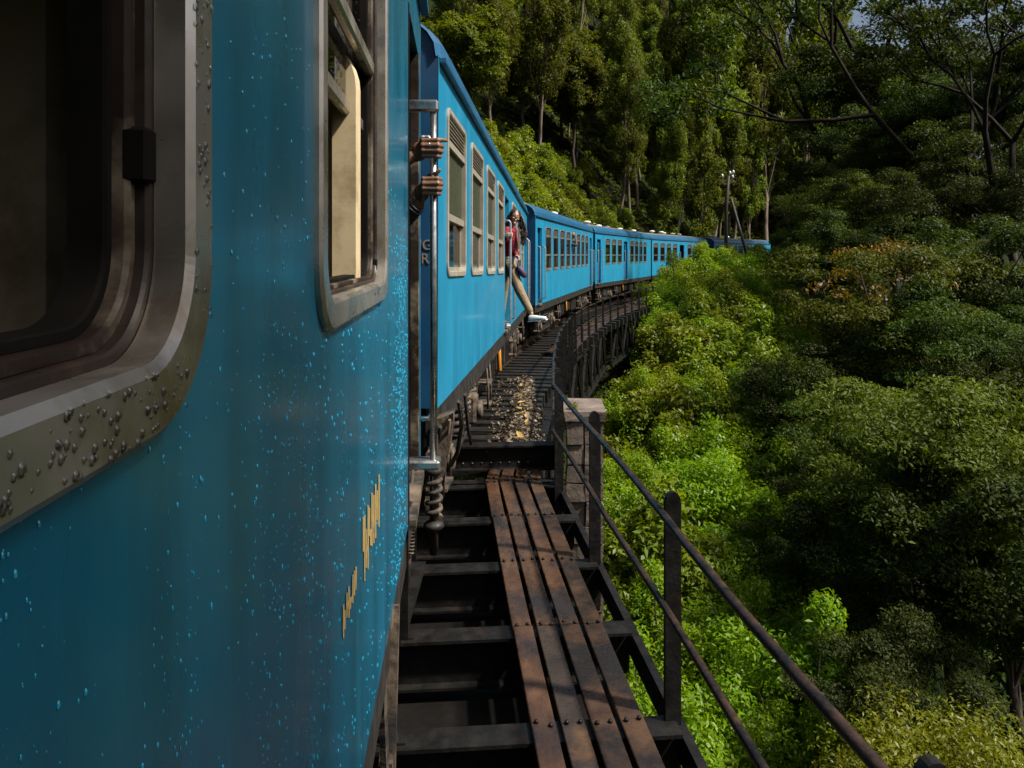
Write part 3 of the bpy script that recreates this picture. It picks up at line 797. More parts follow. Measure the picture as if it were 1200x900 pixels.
# rain drops on the paint
rg = random.Random(3); q = MB()
def tear(mb, c, r, k, nrm):
    nx_, ny_ = nrm
    vs = []; fs = []; n = 7
    for j, (s_, hgt) in enumerate(((1.0, 0.0), (0.80, 0.32), (0.38, 0.48))):
        for i in range(n):
            t = 2*math.pi*i/n
            a = math.cos(t)*r*s_; b = math.sin(t)*r*s_
            b = b*(k if b > 0 else 1.0); a *= (1 - 0.25*(1 if b > 0 else 0)*abs(math.sin(t)))
            vs.append((c[0]+nx_*hgt*r + (-ny_)*a*1, c[1]+ny_*hgt*r + nx_*a, c[2]+b))
    for j in range(2):
        for i in range(n): fs.append((j*n+i, j*n+(i+1)%n, (j+1)*n+(i+1)%n, (j+1)*n+i))
    fs.append(tuple(2*n+i for i in range(n)))
    mb.add(vs, fs, True)
NRM = (cn.x, cn.y)
for k in range(-1400, 2300):
    if k < 900: Y = 0.28+1.1*rg.random()**1.3; z = 1.62+0.4*rg.random() if Y < 0.6 else rg.uniform(1.2, 2.02); r = rg.choice((0.0005,0.0006,0.0008,0.001,0.0012,0.0015,0.0021))*rg.uniform(0.7,1.1)*(0.6+0.6*Y); 
    elif k < 1500: Y = rg.uniform(1.0, 3.1); z = rg.uniform(1.02, 2.3); r = rg.uniform(0.0012, 0.0036)
    elif k < 2150: Y = rg.gauss(2.72, 0.17); z = 1.02+rg.random()*1.15; r = rg.uniform(0.0016, 0.0042)
    else: Y = rg.uniform(0.66, 1.12); z = rg.uniform(1.7, 2.4); r = rg.uniform(0.0008, 0.002)
    if Y > 3.1: continue
    if (Y < 0.615 or 1.06 < Y < 2.13) and z > ZS0-0.005: continue
    if k < 900 and math.sin(Y*23+1)+math.sin(Y*9) + rg.gauss(0, 0.9) < -0.3: continue
    tear(q, (plane_x(Y)+0.0003, Y, z), r, rg.uniform(1.2, 2.6), NRM)
q.xf(INV).build('rain_drops', M['drop'], c0, kind='stuff')
q = MB()
for k in range(200):
    if k < 90: Y = rg.uniform(0.30, 0.54); z = ZS0 + rg.uniform(0.006, 0.044)
    elif k < 190: Y = rg.uniform(0.558, 0.595); z = rg.uniform(2.05, 2.5)
    else: Y = rg.uniform(1.2, 2.0); z = ZS0 + rg.uniform(0.006, 0.044)
    tear(q, (plane_x(Y)+0.0132, Y, z), rg.uniform(0.0012, 0.0034), rg.uniform(1.0, 1.5), NRM)
q.xf(INV).build('rain_drops', M['drop_metal'], c0, kind='stuff')

# ------------------------------------------------------------------ bridge
ZW = -0.30                     # top of the footwalk planks near the camera
WD = Vector((-0.0896, 0.996, 0)).normalized(); WN = Vector((WD.y, -WD.x, 0))
W0 = Vector((0.4256, 3.58, 0))
def wk(y, u, z=0.0):
    """footwalk frame: y metres along from abreast the camera, u metres right of the walk centre"""
    k = (y - W0.y) / WD.y
    p = W0 + WD*k + WN*u
    return Vector((p.x, p.y, z))
walk = thing('footwalk', 'rusty brown footwalk of four wet plank rows beside the train', 'walkway', wk(4.0, 0, ZW-0.03))
def local(mb, root):
    return mb.xf(Matrix.Translation(-root.location))
BEAMS = [1.84 + 1.05*k for k in range(7)]
joints = [0.8, 1.84+1.05, 1.84+3.15, 1.84+5.25, 8.17]
rg = random.Random(11)
for c in range(4):
    u = -0.232 + c*0.155
    for j in range(len(joints)-1):
        a, b = joints[j]+0.006, joints[j+1]-0.006
        jit = rg.uniform(-0.006, 0.006); dz = rg.uniform(-0.003, 0.003)
        mb = MB(); n = 5
        vs = []
        for k in range(n+1):
            y = a + (b-a)*k/n
            sag = -0.004*math.sin(math.pi*k/n)
            for (uu, z) in ((-0.062, ZW-0.028), (0.062, ZW-0.028), (0.063, ZW-0.004), (0.058, ZW), (-0.058, ZW), (-0.063, ZW-0.004)):
                vs.append(wk(y, u+uu+jit*(1-2*k/n), z+sag+dz))
        fs = []
        for k in range(n):
            for e in range(6): fs.append((k*6+e, k*6+(e+1)%6, (k+1)*6+(e+1)%6, (k+1)*6+e))
        fs.append((5,4,3,2,1,0)); fs.append(tuple(n*6+e for e in range(6)))
        mb.add(vs, fs); o = local(mb, walk).build('plank', M[rg.choice(('rust', 'rust', 'rust_b', 'rust_c')) if c < 3 else rg.choice(('rust_b', 'rust_c'))], walk)
    # the short end planks turn with the bend
    mb = MB(); p0, p1 = wk(8.185, u, ZW-0.014), wk(8.62, u+0.07, ZW-0.014)
    mb.beam(p0, p1, 0.122, 0.028); local(mb, walk).build('plank', M['rust'], walk)
bo = MB()
for c in range(4):
    u = -0.232 + c*0.155
    for y in BEAMS + [8.28]:
        for du in (-0.035, 0.035):
            p = wk(y+rg.uniform(-0.01, 0.03), u+du, ZW)
            bo.tube([p, p+Vector((0,0,0.010)), p+Vector((0,0,0.016))], [0.013, 0.012, 0.006], 7)
local(bo, walk).build('bolts', M['steel_black'], walk, kind='stuff')

span = thing('bridge_span', 'black steel bridge span with open cross beams under the near carriage', 'bridge', wk(4.0, -1.2, ZW-0.6))
for i, y in enumerate(BEAMS + [8.27]):
    mb = MB()
    zt = ZW-0.034
    l, r = -1.32, 0.47
    mb.beam(wk(y, l, zt-0.010), wk(y, r, zt-0.010), 0.17, 0.020)
    mb.beam(wk(y, l, zt-0.16), wk(y, r, zt-0.16), 0.016, 0.28)
    mb.beam(wk(y, l, zt-0.31), wk(y, r-0.1, zt-0.31), 0.15, 0.018)
    local(mb, span).build('cross_beam', M['steel_black'], span)
    # gusset to the main girder
    mb = MB()
    a, b, c_ = wk(y-0.012, -1.30, zt+0.15), wk(y-0.012, -1.30, zt-0.01), wk(y-0.012, -0.98, zt+0.001)
    off = Vector((0, 0.02, 0))
    mb.add([a, b, c_, a+off, b+off, c_+off], [(0,1,2),(5,4,3),(0,3,4,1),(1,4,5,2),(2,5,3,0)])
    mb.beam(wk(y, -1.30, zt+0.155), wk(y, -0.97, zt+0.008), 0.09, 0.012)
    mb.beam(wk(y, -1.30, zt+0.006), wk(y, -0.93, zt+0.006), 0.09, 0.012)
    local(mb, span).build('gusset', M['steel_black'], span)
for u in (-1.33, -3.1):
    mb = MB(); mb.beam(wk(-8, u, -0.62), wk(8.5, u, -0.62), 0.02, 0.86); mb.beam(wk(-8, u, -0.185), wk(8.5, u, -0.185), 0.26, 0.02); mb.beam(wk(-8, u, -1.05), wk(8.5, u, -1.05), 0.30, 0.02)
    for k in range(16): mb.beam(wk(-7+k, u+0.08, -1.02), wk(-7+k, u+0.08, -0.21), 0.08, 0.012)
    local(mb, span).build('main_girder', M['steel_black'], span)
for k in range(5):
    mb = MB(); y = 0.7 + 1.9*k
    mb.beam(wk(y, -3.0, -1.0), wk(y+1.8, -1.45, -1.0), 0.08, 0.08); mb.beam(wk(y+1.8, -3.0, -0.92), wk(y, -1.45, -0.92), 0.08, 0.08)
    local(mb, span).build('wind_bracing', M['steel_black'], span)
mb = MB(); mb.beam(wk(-8, 0.50, ZW-0.14), wk(8.4, 0.50, ZW-0.14), 0.05, 0.16); local(mb, span).build('edge_angle', M['steel_black'], span)
for i in range(len(BEAMS)):  # added near-black sheets that stand in for the deep shade between the beams
    y0_ = BEAMS[i]+0.002; y1_ = (BEAMS+[8.27])[i+1]-0.002
    mb = MB(); mb.beam(wk(y0_, -0.42, ZW-0.44), wk(y1_, -0.42, ZW-0.44), 1.74, 0.012)
    local(mb, span).build('void_dark_plate', M['dark'], span)
# riveted end girder standing up at the end of the span
mb = MB(); y = 8.72
mb.beam(wk(y, -1.35, -0.19), wk(y, 0.62, -0.19), 0.03, 0.24); mb.beam(wk(y+0.03, -1.35, -0.06), wk(y+0.03, 0.62, -0.06), 0.20, 0.02); mb.beam(wk(y-0.04, -1.35, -0.315), wk(y-0.04, 0.62, -0.315), 0.12, 0.02)
eg = local(mb, span).build('end_girder', M['steel_black'], span)
mb = MB()
for k in range(18):
    for z in (-0.12, -0.25):
        p = wk(y-0.016, -1.2+k*0.105+(0.05 if z < -0.2 else 0), z)
        mb.ball(p, (0.012, 0.009, 0.012), 7, 4)
local(mb, span).build('rivets', M['alu_dirty'], eg, kind='stuff')

# railing along the near span
rail1 = thing('railing', 'dark pipe railing with flat posts beside the brown footwalk planks', 'railing', wk(4, 0.42, ZW))
FU = 0.405
for y in (1.85, 3.99, 6.06, 7.95):
    mb = MB(); p = wk(y, FU+0.05, 0)
    top = ZW + (1.16 if y < 7 else 1.20)
    w = 0.042
    prof = []
    for (z, ww) in ((ZW-0.42, w), (top-0.06, w), (top-0.025, w*0.85), (top-0.006, w*0.5), (top, w*0.2)):
        prof.append((z, ww))
    vs = []; fs = []
    for z, ww in prof:
        for su, sy in ((-1,-1),(1,-1),(1,1),(-1,1)): vs.append(p + WN*su*ww + WD*sy*0.018 + Vector((0,0,z)))
    for k in range(len(prof)-1):
        for e in range(4): fs.append((k*4+e, k*4+(e+1)%4, (k+1)*4+(e+1)%4, (k+1)*4+e))
    fs.append((3,2,1,0)); fs.append(tuple((len(prof)-1)*4+e for e in range(4)))
    mb.add(vs, fs); mb.beam(p + WN*0.03 + WD*0.03 + Vector((0,0,ZW-0.4)), p + WN*0.03 + WD*0.03 + Vector((0,0,top-0.12)), 0.012, 0.05)
    local(mb, rail1).build('post', M['steel_black'], rail1)
ZT_, ZL_ = ZW+1.06, ZW+0.585
mb = MB(); pts = [wk(y, FU-0.016+0.012*math.sin(y*1.7), ZT_+0.008*math.sin(y*1.3)) for y in np.linspace(0.7, 7.93, 14)]; mb.tube(pts, 0.0215, 10)
local(mb, rail1).build('top_rail', M['rust_pipe'], rail1)
mb = MB(); pts = [wk(y, FU-0.016+0.010*math.sin(y*1.9+1), ZL_+0.010*math.sin(y*1.5)) for y in np.linspace(0.7, 7.93, 14)]; mb.tube(pts, 0.0205, 10)
local(mb, rail1).build('lower_rail', M['rust_pipe'], rail1)

# railing round the curve, posts every 1.9 m
def arc_fence(label, a0, a1, step, uoff, name='railing'):
    root = thing(name, label, 'railing', arc(a0, uoff(a0), -0.3))
    n = max(2, int(round((a1-a0)/step)))
    tops, lows = [], []
    for k in range(n+1):
        a = a0 + (a1-a0)*k/n
        p = arc(a, uoff(a), 0)
        lean = rg.uniform(-0.02, 0.02)
        mb = MB(); mb.beam(p + Vector((0,0,-0.55)), p + Vector((lean, 0, 0.84)), 0.075, 0.055)
        mb.beam(p + Vector((0.04,0.03,-0.5)), p + Vector((lean+0.02, 0.03, 0.3)), 0.02, 0.05)
        local(mb, root).build('post', M['steel_black'], root)
        tops.append(p + Vector((lean-0.04, 0, 0.78))); lows.append(p + Vector((lean*0.5-0.04, 0, 0.30)))
    for nm, pts in (('top_rail', tops), ('lower_rail', lows)):
        mb = MB(); mb.tube(pts, 0.023, 8); local(mb, root).build(nm, M['rust_pipe'], root)
    return root
a8 = au(*wk(7.95, FU+0.05)[:2])
def u1(a): return itp(a, [a8[0], 12, 16.5], [a8[1], 2.30, 2.25])
def u2(a): return itp(a, [16.5, 22, 36], [2.25, 2.40, 2.95])
arc_fence('black railing with closely set posts beside the littered timber deck', a8[0]+0.15, 16.0, 1.15, u1)
arc_fence('black pipe railing on the far bridge span above the truss', 16.9, 36.5, 1.75, u2)

# track: rails, sleepers
trk = thing('track', 'railway track of steel rails on tarred black sleepers under the train', 'railway track', arc(5, 0, -0.2))
for u in (0.84, -0.84):
    mb = MB(); vs = []; fs = []
    prof = [(-0.065,-0.15),(0.065,-0.15),(0.065,-0.138),(0.01,-0.12),(0.01,-0.04),(0.035,-0.03),(0.035,0.0),(-0.035,0.0),(-0.035,-0.03),(-0.01,-0.04),(-0.01,-0.12),(-0.065,-0.138)]
    As = list(np.arange(-12, 84, 1.5)); m_ = len(prof)
    for a in As:
        for du, z in prof: vs.append(arc(a, u+du, z))
    for i in range(len(As)-1):
        for k in range(m_): fs.append((i*m_+k, i*m_+(k+1)%m_, (i+1)*m_+(k+1)%m_, (i+1)*m_+k))
    mb.add(vs, fs); local(mb, trk).build('rail', M['rust_pipe'], trk)
a = 5.0; k = 0
while a < 36:
    mb = MB(); jit = rg.uniform(-0.03, 0.03)
    uo = itp(a, [5, 16, 22, 36], [2.0, 2.2, 2.62, 3.1]) if (a < 15.5 or k % 2 == 0) else 1.5
    uo += rg.uniform(-0.05, 0.03)
    mb.beam(arc(a, -1.45, -0.275), arc(a+jit, uo, -0.275+rg.uniform(-0.008, 0.008)), 0.24, 0.245 if a > 15.5 else 0.22)
    local(mb, trk).build('sleeper', M['timber_black'], trk)
    a += 0.52; k += 1
for a in np.arange(37.2, 62, 0.66):
    mb = MB(); mb.beam(arc(a, -1.35, -0.24), arc(a, 1.35, -0.24), 0.24, 0.2); local(mb, trk).build('sleeper', M['timber_black'], trk)
# narrow boards laid along the far deck
mb_root = thing('footwalk', 'dark far footwalk boards inside the curved pipe railing', 'walkway', arc(25, 1.9, -0.15))
for c in range(4):
    for s0 in np.arange(16.2, 35.5, 3.2):
        mb = MB(); u = 1.62 + c*0.19 + itp(s0, [16, 36], [0, 0.45])
        mb.beam(arc(s0, u, -0.137), arc(s0+3.17, u+0.07, -0.137), 0.15, 0.026); local(mb, mb_root).build('plank', M['rust'], mb_root)

# deck trusses below the track
def truss(label, a0, a1, uo):
    root = thing('truss_span', label, 'bridge', arc((a0+a1)/2, 0, -2.0))
    for side in (0, 1):
        n = max(4, int(round((a1-a0)/1.4)))
        def tp(k, z):
            f = k/n
            p0, p1 = arc(a0, uo if side == 0 else -uo, z), arc(a1, uo if side == 0 else -uo, z)
            return p0.lerp(p1, f)
        zt, zb = -0.50, -2.05
        for z, h in ((zt, 0.16), (zb, 0.15)):
            mb = MB(); mb.beam(tp(0, z), tp(n, z), 0.22, h*0.2); mb.beam(tp(0, z+ (-0.06 if z > -1 else 0.06)), tp(n, z+(-0.06 if z > -1 else 0.06)), 0.03, h)
            local(mb, root).build('chord', M['steel_black'], root)
        for k in range(n+1):
            mb = MB(); mb.beam(tp(k, zb), tp(k, zt), 0.10, 0.08); local(mb, root).build('upright', M['steel_black'], root)
            if k < n:
                mb = MB(); mb.beam(tp(k if k % 2 == 0 else k+1, zb+0.05), tp(k+1 if k % 2 == 0 else k, zt-0.05), 0.07, 0.05); local(mb, root).build('diagonal', M['steel_black'], root)
    mb = MB()
    for k in range(6):
        a = a0 + (a1-a0)*k/5
        mb.beam(arc(a, -uo, -2.0), arc(a, uo, -2.0), 0.08, 0.08); mb.beam(arc(a, -uo, -0.6), arc(a, uo, -0.6), 0.1, 0.12)
    local(mb, root).build('cross_frame', M['steel_black'], root)
truss('black lattice truss span hidden edge on behind the stone pier', 5.2, 15.9, 1.95)
truss('black lattice truss span with a sloping bottom chord above green bushes', 16.6, 27.2, 2.15)
truss('black lattice truss span reaching the stone abutment at the far bank', 27.8, 36.2, 2.35)

# masonry
def masonry(label, name, base, dirx, w, d, ztop, zbot, ch, cat, nface=2, cap=True):
    root = thing(name, label, cat, (base[0], base[1], zbot))
    dx = Vector((dirx[0], dirx[1], 0)).normalized(); dy = Vector((-dx.y, dx.x, 0)); B = Vector((base[0], base[1], 0))
    rg = random.Random(int(w*100)+int(ztop*10))
    core = MB()
    def blk(mb, u0, u1, v0, v1, z0, z1, j=0.0):
        vs = []
        for z in (z0, z1):
            for (u, v) in ((u0,v0),(u1,v0),(u1,v1),(u0,v1)):
                vs.append(B + dx*(u+rg.uniform(-j, j)) + dy*(v+rg.uniform(-j, j)) + Vector((0,0,z+rg.uniform(-j, j)*0.5)))
        mb.add(vs, [(0,3,2,1),(4,5,6,7),(0,1,5,4),(1,2,6,5),(2,3,7,6),(3,0,4,7)])
    blk(core, 0.03, w-0.03, 0.03, d-0.03, zbot, ztop-0.02)
    local(core, root).build('core', M['mortar'], root)
    z = ztop; row = 0
    while z > max(zbot, ztop-3.6):
        h = ch*rg.uniform(0.8, 1.15)
        if row == 0 and cap:
            mb = MB(); blk(mb, -0.02, w+0.02, -0.02, d+0.02, z-0.10, z, 0.01); local(mb, root).build('capstone', M['stone'], root)
            z -= 0.108; row += 1; continue
        cuts = [0] + sorted(w*((k+1)/nface + rg.uniform(-0.12, 0.12)/nface) for k in range(nface-1)) + [w]
        for k in range(len(cuts)-1):
            mb = MB(); e = rg.uniform(-0.02, 0.012)
            blk(mb, cuts[k]+0.007, cuts[k+1]-0.007, -e, d*0.48, z-h+0.007, z-0.007, 0.008); local(mb, root).build('stone', M['stone'], root)
        mb = MB(); e = rg.uniform(-0.02, 0.012); blk(mb, 0.01, w+e, d*0.5, d-0.007, z-h+0.007, z-0.007, 0.008); local(mb, root).build('stone', M['stone'], root)
        z -= h; row += 1
    return root
pz = terr(0.8, 8.6)
pier = masonry('mossy stone pier standing up beyond the railing post', 'stone_pier', (0.585, 8.25), (1, -0.05), 0.40, 0.75, 0.42, pz, 0.24, 'stone pier')
pa = arc(36.6, 2.2, 0)
masonry('pale stone abutment where the far truss span meets the bank', 'stone_abutment', (pa.x, pa.y), (1, -0.35), 1.6, 1.2, -0.15, terr(pa.x, pa.y)-0.5, 0.35, 'abutment', 4)

# litter of leaves and stones on the timber deck
rg = random.Random(21)
lv = []; lf = []
def litter_spot():
    while True:
        Y = 8.85 + rg.random()**1.4*6.6
        f = (Y-8.8)/6.6
        X = rg.gauss(0.06 + f*0.26 + 0.06*math.sin(Y*2.3), 0.15-0.06*f) if rg.random() < 0.86 else rg.uniform(-0.3, 0.42)
        if -0.32 < X < 0.42: return X, Y
for k in range(2200):
    X, Y = litter_spot(); a, u = au(X, Y)
    z = railz(a)-0.155 + abs(rg.gauss(0, 0.03)) + 0.01
    s = rg.uniform(0.015, 0.045)
    n = Vector((rg.gauss(0,0.6), rg.gauss(0,0.6), 1)).normalized(); t = n.orthogonal().normalized()
    t = Quaternion(n, rg.uniform(0, 6.3)) @ t; b = n.cross(t)
    c = Vector((X, Y, z)); o = len(lv)
    lv += [c-t*s, c+b*s*0.45+n*s*0.25, c+t*s*1.1, c-b*s*0.45+n*s*0.3]; lf.append((o,o+1,o+2,o+3))
link('leaf_litter', npmesh('leaf_litter', [tuple(v) for v in lv], lf, M['litter']), label='dry brown leaves and grit heaped along the timber deck', cat='leaf litter', kind='stuff')
mb = MB()
for k in range(700):
    X, Y = litter_spot(); a, u = au(X, Y)
    r = rg.uniform(0.008, 0.026); mb.ball((X, Y, railz(a)-0.155+r*0.5+rg.random()*0.02), (r, r*rg.uniform(0.6,1), r*rg.uniform(0.5,0.8)), 5, 3)
mb.build('gravel', M['pebble'], label='small stones lying among the dry leaves on the deck', cat='gravel', kind='stuff')
for k in range(14):
    Y = 9.7 + rg.random()**1.3*4.6; f = (Y-8.8)/6.6; X = 0.03 + f*0.3 + rg.uniform(-0.1, 0.1); a, u = au(X, Y)
    s = rg.uniform(0.05, 0.10); mb = MB(); ang = rg.uniform(0, 6.3)
    outl = [(0,-1.0,0.0),(0.35,-0.45,0.12),(0.45,0.1,0.2),(0.25,0.65,0.14),(0,1.1,0.05),(-0.25,0.65,0.14),(-0.45,0.1,0.2),(-0.35,-0.45,0.12)]
    vs = [(p[0]*s, p[1]*s, p[2]*s) for p in outl] + [(0,0,0.0)]
    vs += [(v[0], v[1], v[2]-0.002) for v in vs]
    mb.add(vs, [(i, (i+1)%8, 8) for i in range(8)] + [(9+(i+1)%8, 9+i, 17) for i in range(8)])
    mb.xf(Matrix.Translation((X, Y, railz(a)-0.085)) @ Matrix.Rotation(ang, 4, 'Z') @ Matrix.Rotation(rg.uniform(-0.6, 0.6), 4, 'X'))
    mb.build('dry_leaf', M['litter_big'], label='large curled yellow-brown leaf on the littered timber deck', cat='leaf', group='large dry leaves on the deck')

# utility pole on the inside of the curve
pb = P(851, 312, 50.0); pt = P(854, 206, 50.0)
pole = thing('utility_pole', 'black braced utility pole with white insulators beside the far carriage', 'utility pole', (pb.x, pb.y, terr(pb.x, pb.y)))
gz = terr(pb.x, pb.y)
mb = MB(); mb.tube([(pb.x, pb.y, gz-0.4), (pb.x, pb.y, pt.z-2), (pt.x, pt.y, pt.z)], [0.14, 0.12, 0.09], 8); local(mb, pole).build('mast', M['pole'], pole)
q0, q1 = P(856.5, 232, 50.2), P(874, 294, 50.8)
dv = (q1-q0); q2 = q0 + dv*((q0.z-gz+0.3)/max(0.1, q0.z-q1.z))
mb = MB(); mb.tube([q0, q2], [0.09, 0.12], 8); local(mb, pole).build('brace', M['pole'], pole)
for (p, q) in ((P(844, 213, 49.9), P(861, 208, 50.1)), (P(848, 216.5, 49.9), P(863, 212, 50.1))):
    mb = MB(); mb.beam(p, q, 0.07, 0.08); ca = local(mb, pole).build('crossarm', M['pole'], pole)
for (x, y) in ((846.5, 207), (855.5, 203.5), (859.5, 202.5), (858.5, 208)):
    c = P(x, y+2.5, 50.0); mb = MB(); mb.tube([c, c+Vector((0,0,0.10)), c+Vector((0,0,0.12)), c+Vector((0,0,0.26)), c+Vector((0,0,0.31))], [0.03, 0.03, 0.085, 0.07, 0.03], 10); local(mb, pole).build('insulator', M['porcelain'], pole)
# plate that carries the litter between the sleepers
mb = MB()
for k in range(5):
    Y0 = 8.85 + k*1.35; Y1 = Y0 + 1.33
    f0, f1 = (Y0-8.8)/6.6, (Y1-8.8)/6.6
    x0, x1 = 0.03+f0*0.30, 0.03+f1*0.30
    z0, z1 = railz(au(x0, Y0)[0])-0.158, railz(au(x1, Y1)[0])-0.158
    m2 = MB(); m2.beam((x0, Y0, z0), (x1, Y1, z1), 0.26, 0.012); local(m2, trk).build('guard_board', M['timber_black'], trk)

# ------------------------------------------------------------------ people
def skin(mb, name, mat, parent, voxel=0.006, smooth=4, fac=0.5):
    o = mb.build(name, mat, parent)
    r = o.modifiers.new('merge', 'REMESH'); r.mode = 'VOXEL'; r.voxel_size = voxel; r.use_smooth_shade = True
    s = o.modifiers.new('smooth', 'SMOOTH'); s.iterations = smooth; s.factor = fac
    return o
def chain(mb, pts, rads, n=10):
    for i in range(len(pts)-1): mb.caps(pts[i], pts[i+1], rads[i], rads[i+1], n)
def grip_hand(mb, bar, wrist, size=1.0, spread=0.021, point=False, thumb='behind'):
    """hand closed round a vertical bar; the camera sees the backs of the fingers"""
    B = Vector(bar); S = size
    for k in range(4):
        z = (1.5-k)*spread*S
        l = (0.96, 1.06, 1.0, 0.84)[k]*S
        r = (0.0098, 0.0102, 0.0098, 0.0086)[k]*S
        mcp = B + Vector((-0.040*S, -0.030*S - 0.004*(k in (1, 2)), z*0.96))
        pip = B + Vector((0.016*l + 0.004, -0.036*l, z*1.02))
        if point and k == 0:
            dip = B + Vector((0.040*l, -0.020, z+0.004)); tip = B + Vector((0.055*l, -0.004, z+0.003))
        else:
            dip = B + Vector((0.034*l, -0.008, z)); tip = B + Vector((0.020*l, 0.020, z))
        chain(mb, [mcp, pip, dip, tip], [r*1.12, r*1.08, r*0.95, r*0.80])
        mb.ball(mcp, r*1.28, 10, 8)
        mb.ball(pip, r*1.16, 10, 8)
        # metacarpal towards the wrist
        chain(mb, [mcp, Vector(wrist) + Vector((0.012, 0, z*0.42))], [r*1.20, r*1.5])
    palm = (B + Vector((-0.042*S, -0.012, 0))).lerp(Vector(wrist), 0.35)
    mb.ball(palm, (0.034*S, 0.020*S, 0.040*S), 12, 9)
    # thumb leaves the side of the palm and closes behind the bar
    tb = Vector(wrist).lerp(B, 0.35) + Vector((0, 0.012, 0.020*S))
    if thumb == 'up':
        chain(mb, [tb, B + Vector((-0.018, 0.006, 0.046*S)), B + Vector((0.012, -0.010, 0.058*S)), B + Vector((0.026, -0.014, 0.070*S))], [0.015*S, 0.0125*S, 0.011*S, 0.009*S])
    else:
        chain(mb, [tb, B + Vector((-0.014, 0.030, 0.026*S)), B + Vector((0.016, 0.032, 0.020*S)), B + Vector((0.034, 0.022, 0.014*S))], [0.015*S, 0.0125*S, 0.011*S, 0.009*S])

C1M = Matrix.Translation(c1.location) @ c1.rotation_euler.to_matrix().to_4x4()
C1I = C1M.inverted()
ol = [(511,492),(531,484),(530,505),(526,530),(519,560),(510,592),(502,604),(497,590),(503,560),(505,525)]
q = MB(); n_ = len(ol)
vs = [P(x, y, 4.97) for x, y in ol] + [P(x, y, 4.97)+Vector((0.0, 0.16, 0)) for x, y in ol]
q.add(vs, [tuple(range(n_))[::-1], tuple(range(n_, 2*n_))] + [(k, (k+1) % n_, n_+(k+1) % n_, n_+k) for k in range(n_)])
q.xf(C1I).build('headstock_casting', M['dust'], c1)
for (pts, r, mt) in (([(516,500),(514,540),(507,585),(503,640)], 0.012, 'under'), ([(527,492),(522,540),(516,600)], 0.010, 'dust'), ([(538,470),(541,500),(536,530),(529,545)], 0.016, 'dust'), ([(545,462),(548,500),(552,520)], 0.012, 'under')):
    q = MB(); q.tube([P(x, y, 4.9+0.25*k) for k, (x, y) in enumerate(pts)], r, 7); q.xf(C1I).build('hose', M[mt], c1)
# --- the person whose hands grip the near doorway rail
BX, BY = xr_, 3.3
h1 = (BX, BY, P(508, 175, 3.3).z); h2 = (BX, BY, P(508, 219, 3.3).z)
wr1 = Vector((BX-0.088, BY-0.005, h1[2]-0.030)); wr2 = Vector((BX-0.066, BY+0.005, h2[2]-0.072))
man = thing('person', 'person in a dark grey jacket gripping the near doorway rail with both hands', 'person', (-0.92, 3.56, 1.06))
sh1, sh2 = Vector((-0.86, 3.36, 2.46)), Vector((-0.90, 3.74, 2.46))
el1, el2 = Vector((-0.66, 3.28, 2.36)), Vector((-0.62, 3.42, 2.12))
mb = MB()
grip_hand(mb, h1, wr1, 1.06, point=True)
chain(mb, [wr1, wr1.lerp(el1, 0.5), el1, sh1], [0.026, 0.034, 0.040, 0.05])
grip_hand(mb, h2, wr2, 1.0, thumb='up')
chain(mb, [wr2, wr2.lerp(el2, 0.5), el2, sh2], [0.025, 0.033, 0.040, 0.05])
mid = (sh1+sh2)/2
hips = Vector((-0.95, 3.56, 1.98)); chest = Vector((-0.91, 3.55, 2.34))
chain(mb, [hips, chest, mid+Vector((0,0,0.02)), mid+Vector((0,0,0.12))], [0.14, 0.14, 0.09, 0.055])
chain(mb, [sh1, mid, sh2], [0.06, 0.09, 0.06])
hd = mid + Vector((0.01, 0, 0.235)); mb.ball(hd, (0.088, 0.076, 0.118), 14, 10); mb.ball(hd+Vector((0.088,0,-0.01)), (0.018,0.014,0.022)); mb.ball(hd+Vector((0.02,0,-0.085)), (0.060,0.050,0.045))
for s in (-1, 1): mb.ball(hd+Vector((0,s*0.078,-0.005)), (0.02,0.012,0.03)); chain(mb, [hips+Vector((0,s*0.09,-0.03)), Vector((-0.93,3.56+s*0.11,1.54)), Vector((-0.95,3.56+s*0.11,1.15)), Vector((-0.86,3.56+s*0.12,1.09))], [0.085,0.06,0.04,0.035])
skin(local(mb, man), 'body', M['skin_dark'], man, 0.0035, 3)
mb = MB()
cuff1, cuff2 = wr1.lerp(el1, 0.36), wr2.lerp(el2, 0.12)
chain(mb, [cuff1, el1, sh1], [0.040, 0.052, 0.07]); chain(mb, [cuff2, el2, sh2], [0.042, 0.052, 0.07])
chain(mb, [hips+Vector((0,0,-0.06)), chest, mid+Vector((0,0,0.03))], [0.17, 0.175, 0.10]); chain(mb, [sh1, mid, sh2], [0.075, 0.11, 0.075])
skin(local(mb, man), 'jacket', M['dark_cloth'], man, 0.008, 3)
mb = MB()
for s in (-1, 1): chain(mb, [hips+Vector((0,s*0.09,-0.02)), Vector((-0.93,3.56+s*0.11,1.54)), Vector((-0.95,3.56+s*0.11,1.13))], [0.105,0.08,0.06])
skin(local(mb, man), 'trousers', M['dark_cloth'], man, 0.01, 3)
mb = MB()
for s in (-1, 1): mb.bbox(-1.01, -0.76, 3.56+s*0.115-0.045, 3.56+s*0.115+0.045, 1.062, 1.12, 0.02)
local(mb, man).build('shoe', M['dark'], man)
mb = MB(); mb.ball(hd+Vector((-0.02,0,0.03)), (0.094,0.086,0.105), 14, 10); local(mb, man).build('hair', M['hair'], man)
mb = MB()
c = Vector(h1) + Vector((-0.012, -0.036, 0.012)); pts = [c + Vector((0.0, math.cos(t)*0.0125, math.sin(t)*0.0125)) for t in np.linspace(0, 6.283, 17)]; mb.tube(pts, 0.0022, 6)
local(mb, man).build('ring', M['gold'], man)
mb = MB()
